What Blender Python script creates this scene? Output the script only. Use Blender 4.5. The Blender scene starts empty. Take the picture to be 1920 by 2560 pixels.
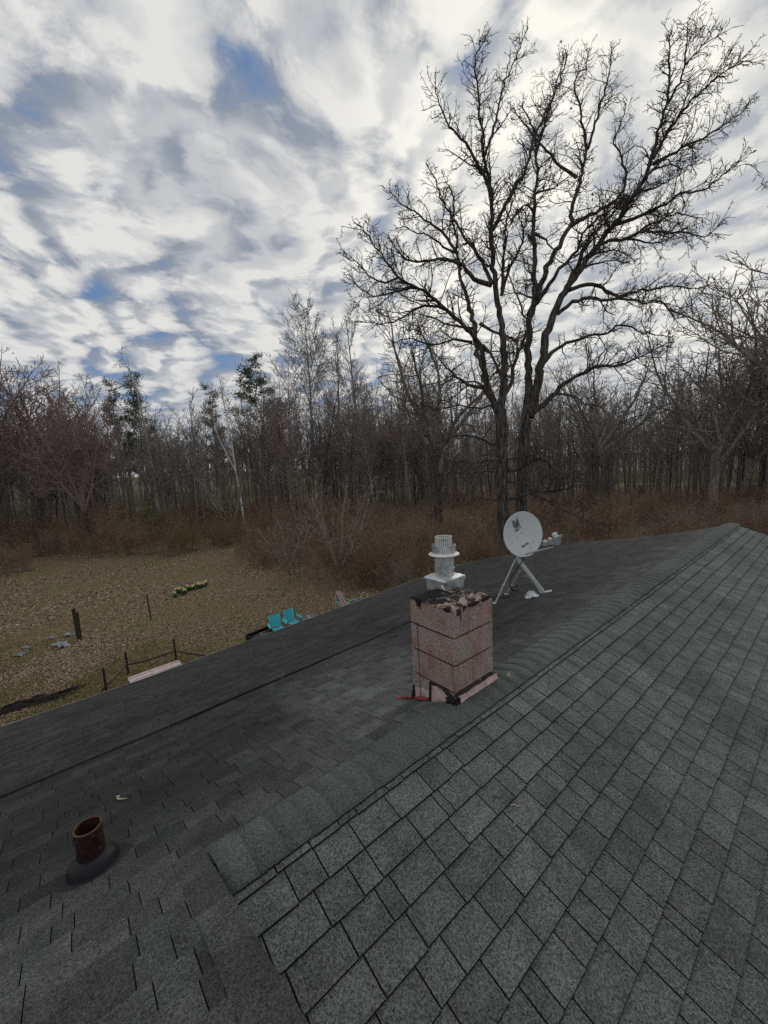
import bpy, bmesh, math, random
import numpy as np
from mathutils import Vector, Matrix

# ------------------------------------------------------------------ camera, sky, sun, exposure
sc = bpy.context.scene
C = bpy.context.collection
CAM = np.array([0.0, 0.0, 9.1])
FPX, PITCH, ROLL, YAW = 980.5, 0.12442, -0.04954, 0.87855      # focal length in photo pixels, angles in radians
_cy, _sy = math.cos(YAW), math.sin(YAW)
FWD = np.array([-_sy * math.cos(PITCH), _cy * math.cos(PITCH), -math.sin(PITCH)])
_r = np.array([_cy, _sy, 0.0]); _u = np.cross(_r, FWD)
RIGHT = _r * math.cos(ROLL) + _u * math.sin(ROLL)
UP = -_r * math.sin(ROLL) + _u * math.cos(ROLL)

def ray(px, py):
    return FWD + RIGHT * (px - 960) / FPX - UP * (py - 1280) / FPX
def ground(px, py):
    q = ray(px, py); return CAM + q * (-CAM[2] / q[2])
def atdepth(px, py, d):
    return CAM + ray(px, py) * d
def project(P):
    v = np.asarray(P) - CAM; z = v @ FWD
    return 960 + FPX * (v @ RIGHT) / z, 1280 - FPX * (v @ UP) / z, z

cd = bpy.data.cameras.new('camera'); cam = bpy.data.objects.new('camera', cd); C.objects.link(cam)
cd.sensor_fit = 'VERTICAL'; cd.sensor_height = 36.0; cd.lens = FPX / 2560 * 36.0
cd.clip_start = 0.05; cd.clip_end = 3000
cam.matrix_world = Matrix(((RIGHT[0], UP[0], -FWD[0], CAM[0]), (RIGHT[1], UP[1], -FWD[1], CAM[1]), (RIGHT[2], UP[2], -FWD[2], CAM[2]), (0, 0, 0, 1)))
sc.camera = cam
sc.view_settings.view_transform = 'Standard'; sc.view_settings.look = 'None'
sc.view_settings.exposure = 0.0; sc.view_settings.gamma = 1.0; sc.view_settings.use_curve_mapping = False
sc.cycles.use_denoising = False
sc.cycles.sample_clamp_indirect = 2.5; sc.cycles.max_bounces = 6; sc.cycles.diffuse_bounces = 4
sc.render.film_transparent = False

SUN = ray(1430, 560); SUN = SUN / np.linalg.norm(SUN)
sun_el = math.asin(SUN[2]); sun_az = math.atan2(SUN[0], SUN[1])
sl = bpy.data.lights.new('sun', 'SUN'); sl.energy = 0.9; sl.angle = math.radians(25); sl.color = (1.0, 0.95, 0.87)
so = bpy.data.objects.new('sun', sl); C.objects.link(so)
so.rotation_euler = Vector(SUN).to_track_quat('Z', 'Y').to_euler(); so.location = (0, 0, 60)

class NT:
    """small helper for node graphs"""
    def __init__(s, tree): s.t = tree; s.n = tree.nodes; s.l = tree.links
    def node(s, typ, **kw):
        nd = s.n.new(typ)
        for k, v in kw.items():
            if k.startswith('_'): setattr(nd, k[1:], v)
            else:
                key = k if k in nd.inputs else int(k[1:]) if k[0] == 'i' and k[1:].isdigit() else k.replace('__', ' ')
                s.put(nd.inputs[key], v)
        return nd
    def put(s, sock, v):
        if isinstance(v, bpy.types.NodeSocket): s.l.new(v, sock)
        elif isinstance(v, bpy.types.Node): s.l.new(v.outputs[0], sock)
        else:
            if sock.type == 'RGBA' and len(v) == 3: v = (*v, 1)
            sock.default_value = v
    def math(s, op, a, b=0.0, c=0.0, clamp=False):
        nd = s.n.new('ShaderNodeMath'); nd.operation = op; nd.use_clamp = clamp
        for i, v in enumerate((a, b, c)): s.put(nd.inputs[i], v)
        return nd.outputs[0]
    def vmath(s, op, a, b=(0, 0, 0)):
        nd = s.n.new('ShaderNodeVectorMath'); nd.operation = op
        s.put(nd.inputs[0], a)
        if op == 'SCALE': s.put(nd.inputs['Scale'], b)
        else: s.put(nd.inputs[1], b)
        return nd.outputs['Value'] if op in ('DOT_PRODUCT', 'LENGTH') else nd.outputs[0]
    def smooth(s, x, a, b, lo=0.0, hi=1.0):
        nd = s.n.new('ShaderNodeMapRange'); nd.interpolation_type = 'SMOOTHSTEP'
        for i, v in zip((0, 1, 2, 3, 4), (x, a, b, lo, hi)): s.put(nd.inputs[i], v)
        return nd.outputs[0]
    def mix(s, f, a, b, blend='MIX'):
        nd = s.n.new('ShaderNodeMix'); nd.data_type = 'RGBA'; nd.blend_type = blend
        s.put(nd.inputs[0], f); s.put(nd.inputs[6], a); s.put(nd.inputs[7], b)
        return nd.outputs[2]
    def noise(s, vec, scale, detail=3.0, rough=0.5, distort=0.0, typ='FBM'):
        nd = s.n.new('ShaderNodeTexNoise'); nd.noise_dimensions = '3D'
        s.put(nd.inputs['Vector'], vec); s.put(nd.inputs['Scale'], scale); s.put(nd.inputs['Detail'], detail)
        s.put(nd.inputs['Roughness'], rough); s.put(nd.inputs['Distortion'], distort)
        return nd.outputs[0]
    def comb(s, x, y, z=0.0):
        nd = s.n.new('ShaderNodeCombineXYZ')
        for i, v in enumerate((x, y, z)): s.put(nd.inputs[i], v)
        return nd.outputs[0]

world = bpy.data.worlds.new('World'); sc.world = world; world.use_nodes = True
w = NT(world.node_tree); w.n.clear()
tc = w.node('ShaderNodeTexCoord'); d = w.vmath('NORMALIZE', tc.outputs['Generated'])
sep = w.n.new('ShaderNodeSeparateXYZ'); w.l.new(d, sep.inputs[0])
dz = w.math('MAXIMUM', sep.outputs[2], 0.0)
inv = w.math('DIVIDE', 1.0, w.math('ADD', dz, 0.14))
st = ray(880, 1160); st = np.array([st[0], st[1], 0]); st /= np.linalg.norm(st); sx = np.array([st[1], -st[0], 0])   # cloud streets run along st
along = w.math('MULTIPLY', w.vmath('DOT_PRODUCT', d, tuple(st)), inv)
across = w.math('MULTIPLY', w.vmath('DOT_PRODUCT', d, tuple(sx)), inv)
T0 = 0.412
warp = w.noise(w.comb(across, along, 4.41), 0.9, 1.0, 0.5)
warp2 = w.noise(w.comb(across, along, 8.2), 1.1, 1.0, 0.5)
def cells(vec, scale, smooth):
    nd = w.n.new('ShaderNodeTexVoronoi'); nd.feature = 'SMOOTH_F1'; nd.voronoi_dimensions = '2D'
    w.put(nd.inputs['Vector'], vec); w.put(nd.inputs['Scale'], scale); w.put(nd.inputs['Smoothness'], smooth)
    return nd.outputs['Distance']
wsmall = w.noise(w.comb(across, along, 1.9), 4.5, 2.0, 0.5)
wsmall2 = w.noise(w.comb(across, along, 6.3), 4.5, 2.0, 0.5)
def cloud_density(off_across, off_along):
    acr = w.math('ADD', w.math('ADD', across, off_across), w.math('ADD', w.math('MULTIPLY', w.math('SUBTRACT', warp, 0.5), 0.45), w.math('MULTIPLY', w.math('SUBTRACT', wsmall, 0.5), 0.10)))
    alo = w.math('ADD', w.math('ADD', along, off_along), w.math('ADD', w.math('MULTIPLY', w.math('SUBTRACT', warp2, 0.5), 0.45), w.math('MULTIPLY', w.math('SUBTRACT', wsmall2, 0.5), 0.12)))
    band = w.noise(w.comb(w.math('MULTIPLY', acr, 1.9), w.math('MULTIPLY', alo, 0.30), 2.1), 1.5, 2.0, 0.5)
    mass = w.noise(w.comb(acr, alo, 4.43), 0.8, 1.0, 0.5)
    lump = w.math('SUBTRACT', 1.0, cells(w.comb(w.math('MULTIPLY', acr, 1.25), w.math('MULTIPLY', alo, 0.95)), 4.4, 0.6))
    fine = w.noise(w.comb(acr, alo, 9.1), 7.0, 6.0, 0.60)
    right = w.smooth(across, 0.1, 1.0, 0.0, 0.10)
    s_ = w.math('ADD', w.math('MULTIPLY', band, 0.37), w.math('MULTIPLY', mass, 0.20))
    s_ = w.math('ADD', s_, w.math('MULTIPLY', lump, 0.24)); s_ = w.math('ADD', s_, w.math('MULTIPLY', fine, 0.27))
    return w.math('ADD', s_, right)
dens = cloud_density(0.0, 0.0)
s2 = np.array([SUN[0], SUN[1], 0]); s2 /= np.linalg.norm(s2)
dens_sunward = cloud_density(float(s2 @ sx) * 0.05, float(s2 @ st) * 0.05)
cover = w.smooth(dens, T0 - 0.01, T0 + 0.10)
relief = w.smooth(w.math('SUBTRACT', dens, dens_sunward), -0.045, 0.045)
puffy = w.smooth(dens, T0 + 0.01, T0 + 0.235)                      # gaps grey, tops white
core = w.smooth(dens, T0 + 0.16, T0 + 0.30)                       # thickest parts grey again
light = w.math('MULTIPLY', puffy, w.math('SUBTRACT', 1.0, w.math('MULTIPLY', core, 0.72)))
light = w.math('ADD', light, w.math('MULTIPLY', w.math('SUBTRACT', relief, 0.5), 0.6), clamp=True)
thick = w.math('SUBTRACT', 1.0, light, clamp=True)
sdot = w.vmath('DOT_PRODUCT', d, tuple(SUN))
glow = w.smooth(sdot, 0.84, 1.0)
sky = w.node('ShaderNodeTexSky', _sky_type='NISHITA', _sun_disc=False, _sun_elevation=sun_el, _sun_rotation=sun_az)
blue = w.mix(1.0, sky.outputs[0], (0.085, 0.085, 0.085), 'MULTIPLY')
blue = w.mix(0.8, blue, (0.115, 0.225, 0.45))
white = w.mix(glow, (0.76, 0.755, 0.735), (1.02, 0.99, 0.90))
grey = w.mix(glow, (0.275, 0.315, 0.385), (0.46, 0.49, 0.53))
cloud = w.mix(thick, white, grey)
low = w.smooth(sep.outputs[2], 0.30, 0.02)                         # towards the horizon the deck closes up
cloud = w.mix(w.math('MULTIPLY', low, 0.55), cloud, (0.40, 0.425, 0.47))
cover = w.math('MAXIMUM', cover, w.math('MULTIPLY', low, 0.75))
col = w.mix(cover, blue, cloud)
col = w.mix(w.smooth(sep.outputs[2], 0.0, -0.06), col, (0.16, 0.15, 0.14))
bg = w.node('ShaderNodeBackground', Color=col, Strength=1.0)
w.l.new(bg.outputs[0], w.node('ShaderNodeOutputWorld').inputs[0])

# ------------------------------------------------------------------ helpers
def newmat(name, rough=0.8, metallic=0.0, spec=0.3):
    m = bpy.data.materials.new(name); m.use_nodes = True
    t = NT(m.node_tree); b = t.n['Principled BSDF']
    b.inputs['Roughness'].default_value = rough; b.inputs['Metallic'].default_value = metallic
    b.inputs['Specular IOR Level'].default_value = spec
    return m, t, b
def flat(name, col, rough=0.7, metallic=0.0, var=0.25, scale=30.0, spec=0.3, bump=0.0):
    m, t, b = newmat(name, rough, metallic, spec)
    pos = t.node('ShaderNodeNewGeometry').outputs['Position']
    n = t.noise(pos, scale, 4.0, 0.6)
    f = t.smooth(n, 0.25, 0.75)
    c = t.mix(f, tuple(x * (1 - var) for x in col), tuple(min(1, x * (1 + var)) for x in col))
    t.put(b.inputs['Base Color'], c)
    if bump:
        bp = t.node('ShaderNodeBump', Strength=bump, Distance=0.01, Height=n); t.put(b.inputs['Normal'], bp.outputs[0])
    return m
def tag(o, label=None, cat=None, group=None, kind=None):
    if label: o['label'] = label
    if cat: o['category'] = cat
    if group: o['group'] = group
    if kind: o['kind'] = kind
    return o
def thing(name, label, cat, loc=(0, 0, 0), group=None, kind=None):
    o = bpy.data.objects.new(name, None); C.objects.link(o); o.location = tuple(loc); o.empty_display_size = 0.2
    return tag(o, label, cat, group, kind)
def link(name, me, mat=None, parent=None, loc=None):
    o = bpy.data.objects.new(name, me); C.objects.link(o)
    if mat and not me.materials: me.materials.append(mat)
    if parent: o.parent = parent
    if loc is not None: o.location = tuple(loc)
    return o
def mesh_np(name, V, F, smooth=False, mi=None):
    """V (n,3), F (m,k) of one polygon size"""
    V = np.asarray(V, np.float32); F = np.asarray(F, np.int32)
    me = bpy.data.meshes.new(name); me.vertices.add(len(V)); me.vertices.foreach_set('co', V.ravel())
    k = F.shape[1]; me.loops.add(F.size); me.loops.foreach_set('vertex_index', F.ravel())
    me.polygons.add(len(F)); me.polygons.foreach_set('loop_start', np.arange(0, F.size, k, dtype=np.int32))
    me.polygons.foreach_set('use_smooth', np.full(len(F), smooth))
    if mi is not None: me.polygons.foreach_set('material_index', np.asarray(mi, np.int32))
    me.update(calc_edges=True); me.validate(); return me
class MB:
    """collects simple solids, then one mesh"""
    def __init__(s): s.bm = bmesh.new()
    def poly(s, vs, fs):
        v = [s.bm.verts.new(tuple(p)) for p in vs]
        for f in fs:
            try: s.bm.faces.new([v[i] for i in f])
            except ValueError: pass
        return s
    def box(s, c, size, M=None, bev=0.0):
        hx, hy, hz = (x / 2 for x in size)
        P = [Vector((c[0] + a * hx, c[1] + b * hy, c[2] + d * hz)) for a in (-1, 1) for b in (-1, 1) for d in (-1, 1)]
        if M is not None: P = [M @ p for p in P]
        return s.poly(P, [(0, 1, 3, 2), (4, 6, 7, 5), (0, 4, 5, 1), (2, 3, 7, 6), (0, 2, 6, 4), (1, 5, 7, 3)])
    def tube(s, pts, r, k=8, cap=True):
        pts = [Vector(p) for p in pts]; rs = r if isinstance(r, (list, tuple)) else [r] * len(pts)
        rings = []; ref = None
        for i, p in enumerate(pts):
            t = (pts[min(i + 1, len(pts) - 1)] - pts[max(i - 1, 0)]).normalized()
            if ref is None: ref = t.orthogonal().normalized()
            ref = (ref - t * ref.dot(t)).normalized(); b = t.cross(ref)
            rings.append([s.bm.verts.new(p + (ref * math.cos(a) + b * math.sin(a)) * rs[i]) for a in (2 * math.pi * j / k for j in range(k))])
        for A, B in zip(rings, rings[1:]):
            for j in range(k): s.bm.faces.new((A[j], A[(j + 1) % k], B[(j + 1) % k], B[j]))
        if cap: s.bm.faces.new(rings[0][::-1]); s.bm.faces.new(rings[-1])
        return s
    def lathe(s, prof, c=(0, 0, 0), k=32, M=None, close=False):
        rings = []
        for r, z in prof:
            P = [Vector((c[0] + r * math.cos(2 * math.pi * j / k), c[1] + r * math.sin(2 * math.pi * j / k), c[2] + z)) for j in range(k)]
            rings.append([s.bm.verts.new(M @ p if M is not None else p) for p in P])
        if close: rings.append(rings[0])
        for A, B in zip(rings, rings[1:]):
            for j in range(k): s.bm.faces.new((A[j], A[(j + 1) % k], B[(j + 1) % k], B[j]))
        return s
    def build(s, name, mat, parent=None, loc=None, smooth=False, bevel=0.0, seg=2):
        bmesh.ops.recalc_face_normals(s.bm, faces=s.bm.faces[:])
        if bevel:
            es = [e for e in s.bm.edges if len(e.link_faces) == 2 and e.calc_face_angle(0) > 0.5]
            bmesh.ops.bevel(s.bm, geom=es, offset=bevel, segments=seg, affect='EDGES', clamp_overlap=True)
        me = bpy.data.meshes.new(name); s.bm.to_mesh(me); s.bm.free()
        if smooth:
            me.polygons.foreach_set('use_smooth', [True] * len(me.polygons))
            me.update()
            try: me.set_sharp_from_angle(angle=math.radians(40))
            except Exception: pass
        return link(name, me, mat, parent, loc)

# ------------------------------------------------------------------ roof materials
def shingle_mat(name, base, dark, wash_falloff=0.0, vary=0.36, blotch=1.12):
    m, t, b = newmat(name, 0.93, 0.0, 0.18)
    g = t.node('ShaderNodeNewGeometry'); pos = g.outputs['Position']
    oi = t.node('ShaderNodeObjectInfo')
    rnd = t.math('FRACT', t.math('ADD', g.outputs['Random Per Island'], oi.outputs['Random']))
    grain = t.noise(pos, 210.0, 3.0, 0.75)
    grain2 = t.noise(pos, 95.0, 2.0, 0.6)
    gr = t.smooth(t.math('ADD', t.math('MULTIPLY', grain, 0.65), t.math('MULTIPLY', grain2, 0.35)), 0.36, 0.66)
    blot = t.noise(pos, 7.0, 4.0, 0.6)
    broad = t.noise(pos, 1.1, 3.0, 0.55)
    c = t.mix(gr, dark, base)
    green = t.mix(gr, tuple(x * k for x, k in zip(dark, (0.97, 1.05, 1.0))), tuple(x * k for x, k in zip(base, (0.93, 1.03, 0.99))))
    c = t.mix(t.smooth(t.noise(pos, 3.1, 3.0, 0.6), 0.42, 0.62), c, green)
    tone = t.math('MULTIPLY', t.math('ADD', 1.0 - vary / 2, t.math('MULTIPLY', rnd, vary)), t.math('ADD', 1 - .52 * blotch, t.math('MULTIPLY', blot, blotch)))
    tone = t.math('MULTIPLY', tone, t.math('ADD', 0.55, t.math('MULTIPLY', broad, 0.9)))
    if wash_falloff:
        # granules washed pale where rain runs off the chimney and its cap; also paints in exposure falloff (north slope otherwise darkened by algae and falloff)
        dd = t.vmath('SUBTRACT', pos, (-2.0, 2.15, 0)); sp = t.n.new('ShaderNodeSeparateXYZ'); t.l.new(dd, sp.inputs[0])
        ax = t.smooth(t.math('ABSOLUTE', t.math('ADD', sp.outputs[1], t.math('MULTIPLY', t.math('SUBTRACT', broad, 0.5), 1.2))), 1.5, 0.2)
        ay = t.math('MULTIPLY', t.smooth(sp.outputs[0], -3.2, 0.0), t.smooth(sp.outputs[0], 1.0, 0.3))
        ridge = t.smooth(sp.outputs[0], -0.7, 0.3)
        f = t.math('MULTIPLY', t.math('MAXIMUM', t.math('MULTIPLY', ax, ay), t.math('MULTIPLY', ridge, 0.55)), wash_falloff)
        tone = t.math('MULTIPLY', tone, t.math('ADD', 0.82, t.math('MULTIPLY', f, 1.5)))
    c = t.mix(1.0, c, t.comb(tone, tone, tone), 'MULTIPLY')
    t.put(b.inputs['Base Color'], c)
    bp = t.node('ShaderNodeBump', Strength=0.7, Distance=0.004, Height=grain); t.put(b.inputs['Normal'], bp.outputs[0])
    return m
M_N = shingle_mat('shingle_weathered', (0.240, 0.252, 0.243), (0.026, 0.029, 0.028), vary=0.30)
M_F = shingle_mat('shingle_algae_falloff', (0.088, 0.087, 0.086), (0.015, 0.015, 0.015), wash_falloff=1.0, vary=0.55)  # algae-dark, with exposure falloff also darkened into the base colour
M_CAP = shingle_mat('shingle_cap', (0.175, 0.190, 0.180), (0.040, 0.045, 0.043), vary=0.06, blotch=0.5)
M_DECK = flat('roof_underlay', (0.014, 0.014, 0.014), 0.95)
M_EDGE = flat('asphalt_edge_and_shadow', (0.010, 0.010, 0.011), 0.9)
M_DRIP = flat('drip_edge_paint', (0.46, 0.45, 0.40), 0.6, var=0.3, scale=9)
M_WALL = flat('house_siding', (0.42, 0.40, 0.37), 0.8)
M_WIN = flat('window_glass', (0.03, 0.035, 0.04), 0.15, spec=0.6)

# ------------------------------------------------------------------ ground
XR, ZR, TN = -1.66, CAM[2] - 1.7133, 1 / 3.0        # ridge line: x, height; both slopes fall 4 in 12
YA, YB, XE = 0.335, 11.3, -9.35                       # step in the roof, far gable, back eave
def sm(t): t = np.clip(t, 0, 1); return t * t * (3 - 2 * t)
def Fz(x, y):                                         # back slope (its far eave sits a little high: an old roof)
    return ZR + (x - XR) * TN + 0.033 * np.maximum(0, y - 0.8) * sm((XR - x - 0.2) / 4.5)
def Nz(x, y=0): return ZR - (x - XR) * TN

rs = np.random.RandomState(7)
def ground_h(x, y):
    r = np.hypot(x, y)
    return 0.10 * np.sin(x * 0.21 + 1) * np.cos(y * 0.17) + 0.07 * np.sin(x * 0.5 + y * 0.33) - 0.1
n = 150
rad = np.concatenate([np.linspace(0, 70, 90), 70 * (2000 / 70.0) ** (np.linspace(0, 1, 40)[1:])]); ang = np.linspace(0, 2 * np.pi, 161)[:-1]
V = np.array([[r * np.cos(a) - 10, r * np.sin(a) + 8, 0] for r in rad for a in ang]); V[:, 2] = np.where(np.hypot(V[:, 0] + 10, V[:, 1] - 8) < 100, ground_h(V[:, 0], V[:, 1]), -0.1)
na = len(ang); F = np.array([[i * na + j, i * na + (j + 1) % na, (i + 1) * na + (j + 1) % na, (i + 1) * na + j] for i in range(len(rad) - 1) for j in range(na)])
m, t, b = newmat('leaf_litter_ground', 0.95, 0, 0.1)
pos = t.node('ShaderNodeNewGeometry').outputs['Position']
n1 = t.noise(pos, 9.0, 5.0, 0.7); n2 = t.noise(pos, 0.22, 4.0, 0.6); n3 = t.noise(pos, 0.6, 3.0, 0.6)
c = t.mix(t.smooth(n1, 0.32, 0.7), (0.07, 0.050, 0.032), (0.29, 0.22, 0.14))
gr = t.mix(t.smooth(n1, 0.3, 0.7), (0.062, 0.064, 0.026), (0.235, 0.21, 0.09))
c = t.mix(t.smooth(t.math('ADD', t.math('MULTIPLY', n2, 0.6), t.math('MULTIPLY', n3, 0.4)), 0.5, 0.62), c, gr)
far = t.vmath('LENGTH', t.vmath('SUBTRACT', pos, (-10, 8, 0)))
c = t.mix(t.math('MULTIPLY', t.smooth(far, 118.0, 128.0), t.smooth(far, 210.0, 200.0)), c, t.mix(n1, (0.045, 0.042, 0.02), (0.08, 0.072, 0.034)))
t.put(b.inputs['Base Color'], c)
bp = t.node('ShaderNodeBump', Strength=0.8, Distance=0.05, Height=n1); t.put(b.inputs['Normal'], bp.outputs[0])
M_GROUND = m
g = link('ground', mesh_np('ground', V, F, True), M_GROUND); tag(g, kind='structure')

# ------------------------------------------------------------------ house
house = thing('house', 'two storey house with dark grey asphalt shingle roof in the foreground', 'house', (-2, 3, 0))
HL = Vector((-2, 3, 0))
def hl(P): return [tuple(np.asarray(p, float) - np.array(HL)) for p in P]
XU, YL, XN = 1.3, -8.0, 6.2                            # upper ridge of the taller left section, its far end, front eave
# decks (dark felt below the shingles)
def grid_sheet(name, xs, ys, zf, mat, parent, dz=-0.004):
    V = [(x, y, zf(x, y) + dz) for x in xs for y in ys]; k = len(ys)
    F = [(i * k + j, i * k + j + 1, (i + 1) * k + j + 1, (i + 1) * k + j) for i in range(len(xs) - 1) for j in range(k - 1)]
    return link(name, mesh_np(name, hl(V), F), mat, parent)
far_slope = grid_sheet('back_slope', np.linspace(XE, XR, 24), np.linspace(YL, YB, 40), Fz, M_DECK, house)
upper = grid_sheet('upper_back_slope', np.linspace(XR, XU, 6), np.linspace(YL, YA, 8), Fz, M_DECK, house)
near_slope = grid_sheet('front_slope', np.linspace(XR, XN, 10), np.linspace(YA, YB, 10), Nz, M_DECK, house)
ZU = ZR + (XU - XR) * TN
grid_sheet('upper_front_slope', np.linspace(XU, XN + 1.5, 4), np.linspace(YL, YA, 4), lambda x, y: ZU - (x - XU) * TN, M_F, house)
w_ = MB()
w_.poly(hl([(XR, YA - .01, ZR - .02), (XU, YA - .01, ZU - .02), (XN, YA - .01, ZU - (XN - XU) * TN - .02), (XN, YA - .01, Nz(XN) - .02)]), [(0, 1, 2, 3)])
w_.build('step_wall', M_WALL, house)
ze = float(Fz(XE, 0)) - 0.12; zn = float(Nz(XN)) - 0.15
w_ = MB(); x0, x1 = XE + 0.4, XN - 0.4; y0, y1 = YL + 0.3, YB - 0.3
zz0, zz1 = ZR + (x0 - XR) * TN - .15, ZR - (x1 - XR) * TN - .15
w_.poly(hl([(x0, y0, 0), (x1, y0, 0), (x1, y0, zz1), (XR, y0, ZR - .2), (x0, y0, zz0), (x0, y1, 0), (x1, y1, 0), (x1, y1, zz1), (XR, y1, ZR - .2), (x0, y1, zz0)]),
        [(0, 1, 2, 3, 4), (5, 9, 8, 7, 6), (0, 4, 9, 5), (1, 6, 7, 2)])
w_.build('wall', M_WALL, house)
for yy in (-4.0, 2.0, 7.0):
    for zb in (0.9, 3.1):
        f_ = MB().box((x0 - HL[0] - .01, yy - HL[1], zb + .6), (0.06, 1.1, 1.3)).build('window', M_DRIP, house)
        MB().box((x0 - HL[0] - .045, yy - HL[1], zb + .6), (0.012, 0.96, 1.16)).build('pane', M_WIN, f_)
# metal drip edge: back eave, far rakes
ys = np.linspace(YL, YB, 60); e = MB()
def strip(P, Q):
    V = list(P) + list(Q); n_ = len(P); return V, [(i, i + 1, n_ + i + 1, n_ + i) for i in range(n_ - 1)]
top = [(XE - .03, y, float(Fz(XE, y)) + .004) for y in ys]; inn = [(XE + .004, y, float(Fz(XE, y)) + .016) for y in ys]; bot = [(XE - .032, y, float(Fz(XE, y)) - .13) for y in ys]
for A, B in ((inn, top), (top, bot)):
    Vv, Ff = strip(A, B); e.poly(hl(Vv), Ff)
e.build('eave_drip_edge', M_DRIP, house)
xs = np.linspace(XE, XR, 30); e = MB()
A = [(x, YB, float(Fz(x, YB)) + .003) for x in xs]; B = [(x, YB + .03, float(Fz(x, YB)) + .001) for x in xs]; D_ = [(x, YB + .03, float(Fz(x, YB)) - .14) for x in xs]
for P, Q in ((A, B), (B, D_)):
    Vv, Ff = strip(P, Q); e.poly(hl(Vv), Ff)
e.build('back_rake_board', M_DECK, house)
xs = np.linspace(XR, XN, 12); e = MB()
A = [(x, YB, float(Nz(x)) + .003) for x in xs]; B = [(x, YB + .03, float(Nz(x)) + .001) for x in xs]; D_ = [(x, YB + .03, float(Nz(x)) - .14) for x in xs]
for P, Q in ((A, B), (B, D_)):
    Vv, Ff = strip(P, Q); e.poly(hl(Vv), Ff)
e.build('front_rake_board', M_DECK, house)

# shingles: every tab its own wedge; the nearest 300 are objects, the rest one mesh per slope
rnd = random.Random(11)
CO = 0.1335                                            # course, measured on plan
def tabs(y0, y1, lo, hi):
    y = y0 - rnd.random() * 0.2; out = []
    while y < y1:
        w_ = rnd.uniform(lo, hi) if rnd.random() > .12 else rnd.uniform(.05, lo)
        a_, b_ = max(y, y0), min(y + w_, y1)
        if b_ - a_ > .03: out.append((a_, b_))
        y += w_
    return out
def wedge(xb, xt, ya, yb, zf, gap, tb, up):
    """xb butt edge, xt upper edge; returns 8 points"""
    g_ = gap / 2; j = rnd.uniform(-.003, .003); l1, l2 = rnd.uniform(0, .0025), rnd.uniform(0, .0025)
    cb = [(xb + j, ya + g_), (xb + j + rnd.uniform(-.002, .002), yb - g_), (xt, yb - g_), (xt, ya + g_)]
    zz = [float(zf(x, y)) for x, y in cb]
    topz = [zz[0] + tb + l1, zz[1] + tb + l2, zz[2] + .0015, zz[3] + .0015]
    return [(x, y, z - .003) for (x, y), z in zip(cb, zz)] + [(x, y, z) for (x, y), z in zip(cb, topz)]
WF = [(4, 5, 6, 7), (0, 1, 5, 4), (1, 2, 6, 5), (3, 0, 4, 7)]
cand = []
def course_set(side, xb, xt, ya, yb, zf, lo, hi, gap, tb):
    for a_, b_ in tabs(ya, yb, lo, hi):
        cand.append((side, wedge(xb, xt, a_, b_, zf, gap, tb, 1)))
x = XE
while x < XR - .03:
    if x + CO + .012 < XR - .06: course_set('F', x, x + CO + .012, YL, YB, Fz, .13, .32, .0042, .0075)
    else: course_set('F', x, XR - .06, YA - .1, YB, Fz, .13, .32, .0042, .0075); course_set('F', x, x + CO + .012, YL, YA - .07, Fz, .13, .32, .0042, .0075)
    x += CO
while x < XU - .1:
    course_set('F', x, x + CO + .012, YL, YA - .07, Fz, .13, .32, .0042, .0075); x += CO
x = XR + 0.155
while x < XN:
    course_set('N', x + (0.0), x - CO - .012, YA + .004, YB, Nz, .11, .29, .0065, .0125); x += CO
scored = []
for i, (side, P) in enumerate(cand):
    cpt = np.mean(P[4:], axis=0); u, v_, z = project(cpt)
    if z > .2 and -60 < u < 1980 and 1200 < v_ < 2640:
        A_ = np.array([project(p)[:2] for p in P[4:]]); area = abs(np.cross(A_[2] - A_[0], A_[3] - A_[1])) / 2
        if side == 'F' and cpt[0] < XR and cpt[1] > YA and False: continue
        scored.append((area, i))
scored.sort(reverse=True); solo = set(i for _, i in scored[:300])
joined = {'F': [], 'N': []}
for i, (side, P) in enumerate(cand):
    if i in solo:
        c0 = np.mean(P, axis=0)
        me = bpy.data.meshes.new('shingle'); me.from_pydata([tuple(np.array(p) - c0) for p in P], [], WF)
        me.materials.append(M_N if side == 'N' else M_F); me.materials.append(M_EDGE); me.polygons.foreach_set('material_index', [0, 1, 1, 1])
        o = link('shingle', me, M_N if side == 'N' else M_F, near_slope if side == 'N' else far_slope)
        o.location = Vector(c0) - HL
    else: joined[side].append(P)
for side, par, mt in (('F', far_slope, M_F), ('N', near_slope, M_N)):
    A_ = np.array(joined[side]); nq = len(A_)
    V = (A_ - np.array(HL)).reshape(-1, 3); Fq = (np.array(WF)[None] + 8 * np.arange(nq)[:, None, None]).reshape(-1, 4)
    me = mesh_np('shingle_courses', V, Fq, mi=np.tile([0, 1, 1, 1], nq)); me.materials.append(mt); me.materials.append(M_EDGE); o = link('shingle_courses', me, mt, par); tag(o, kind='stuff')
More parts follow.
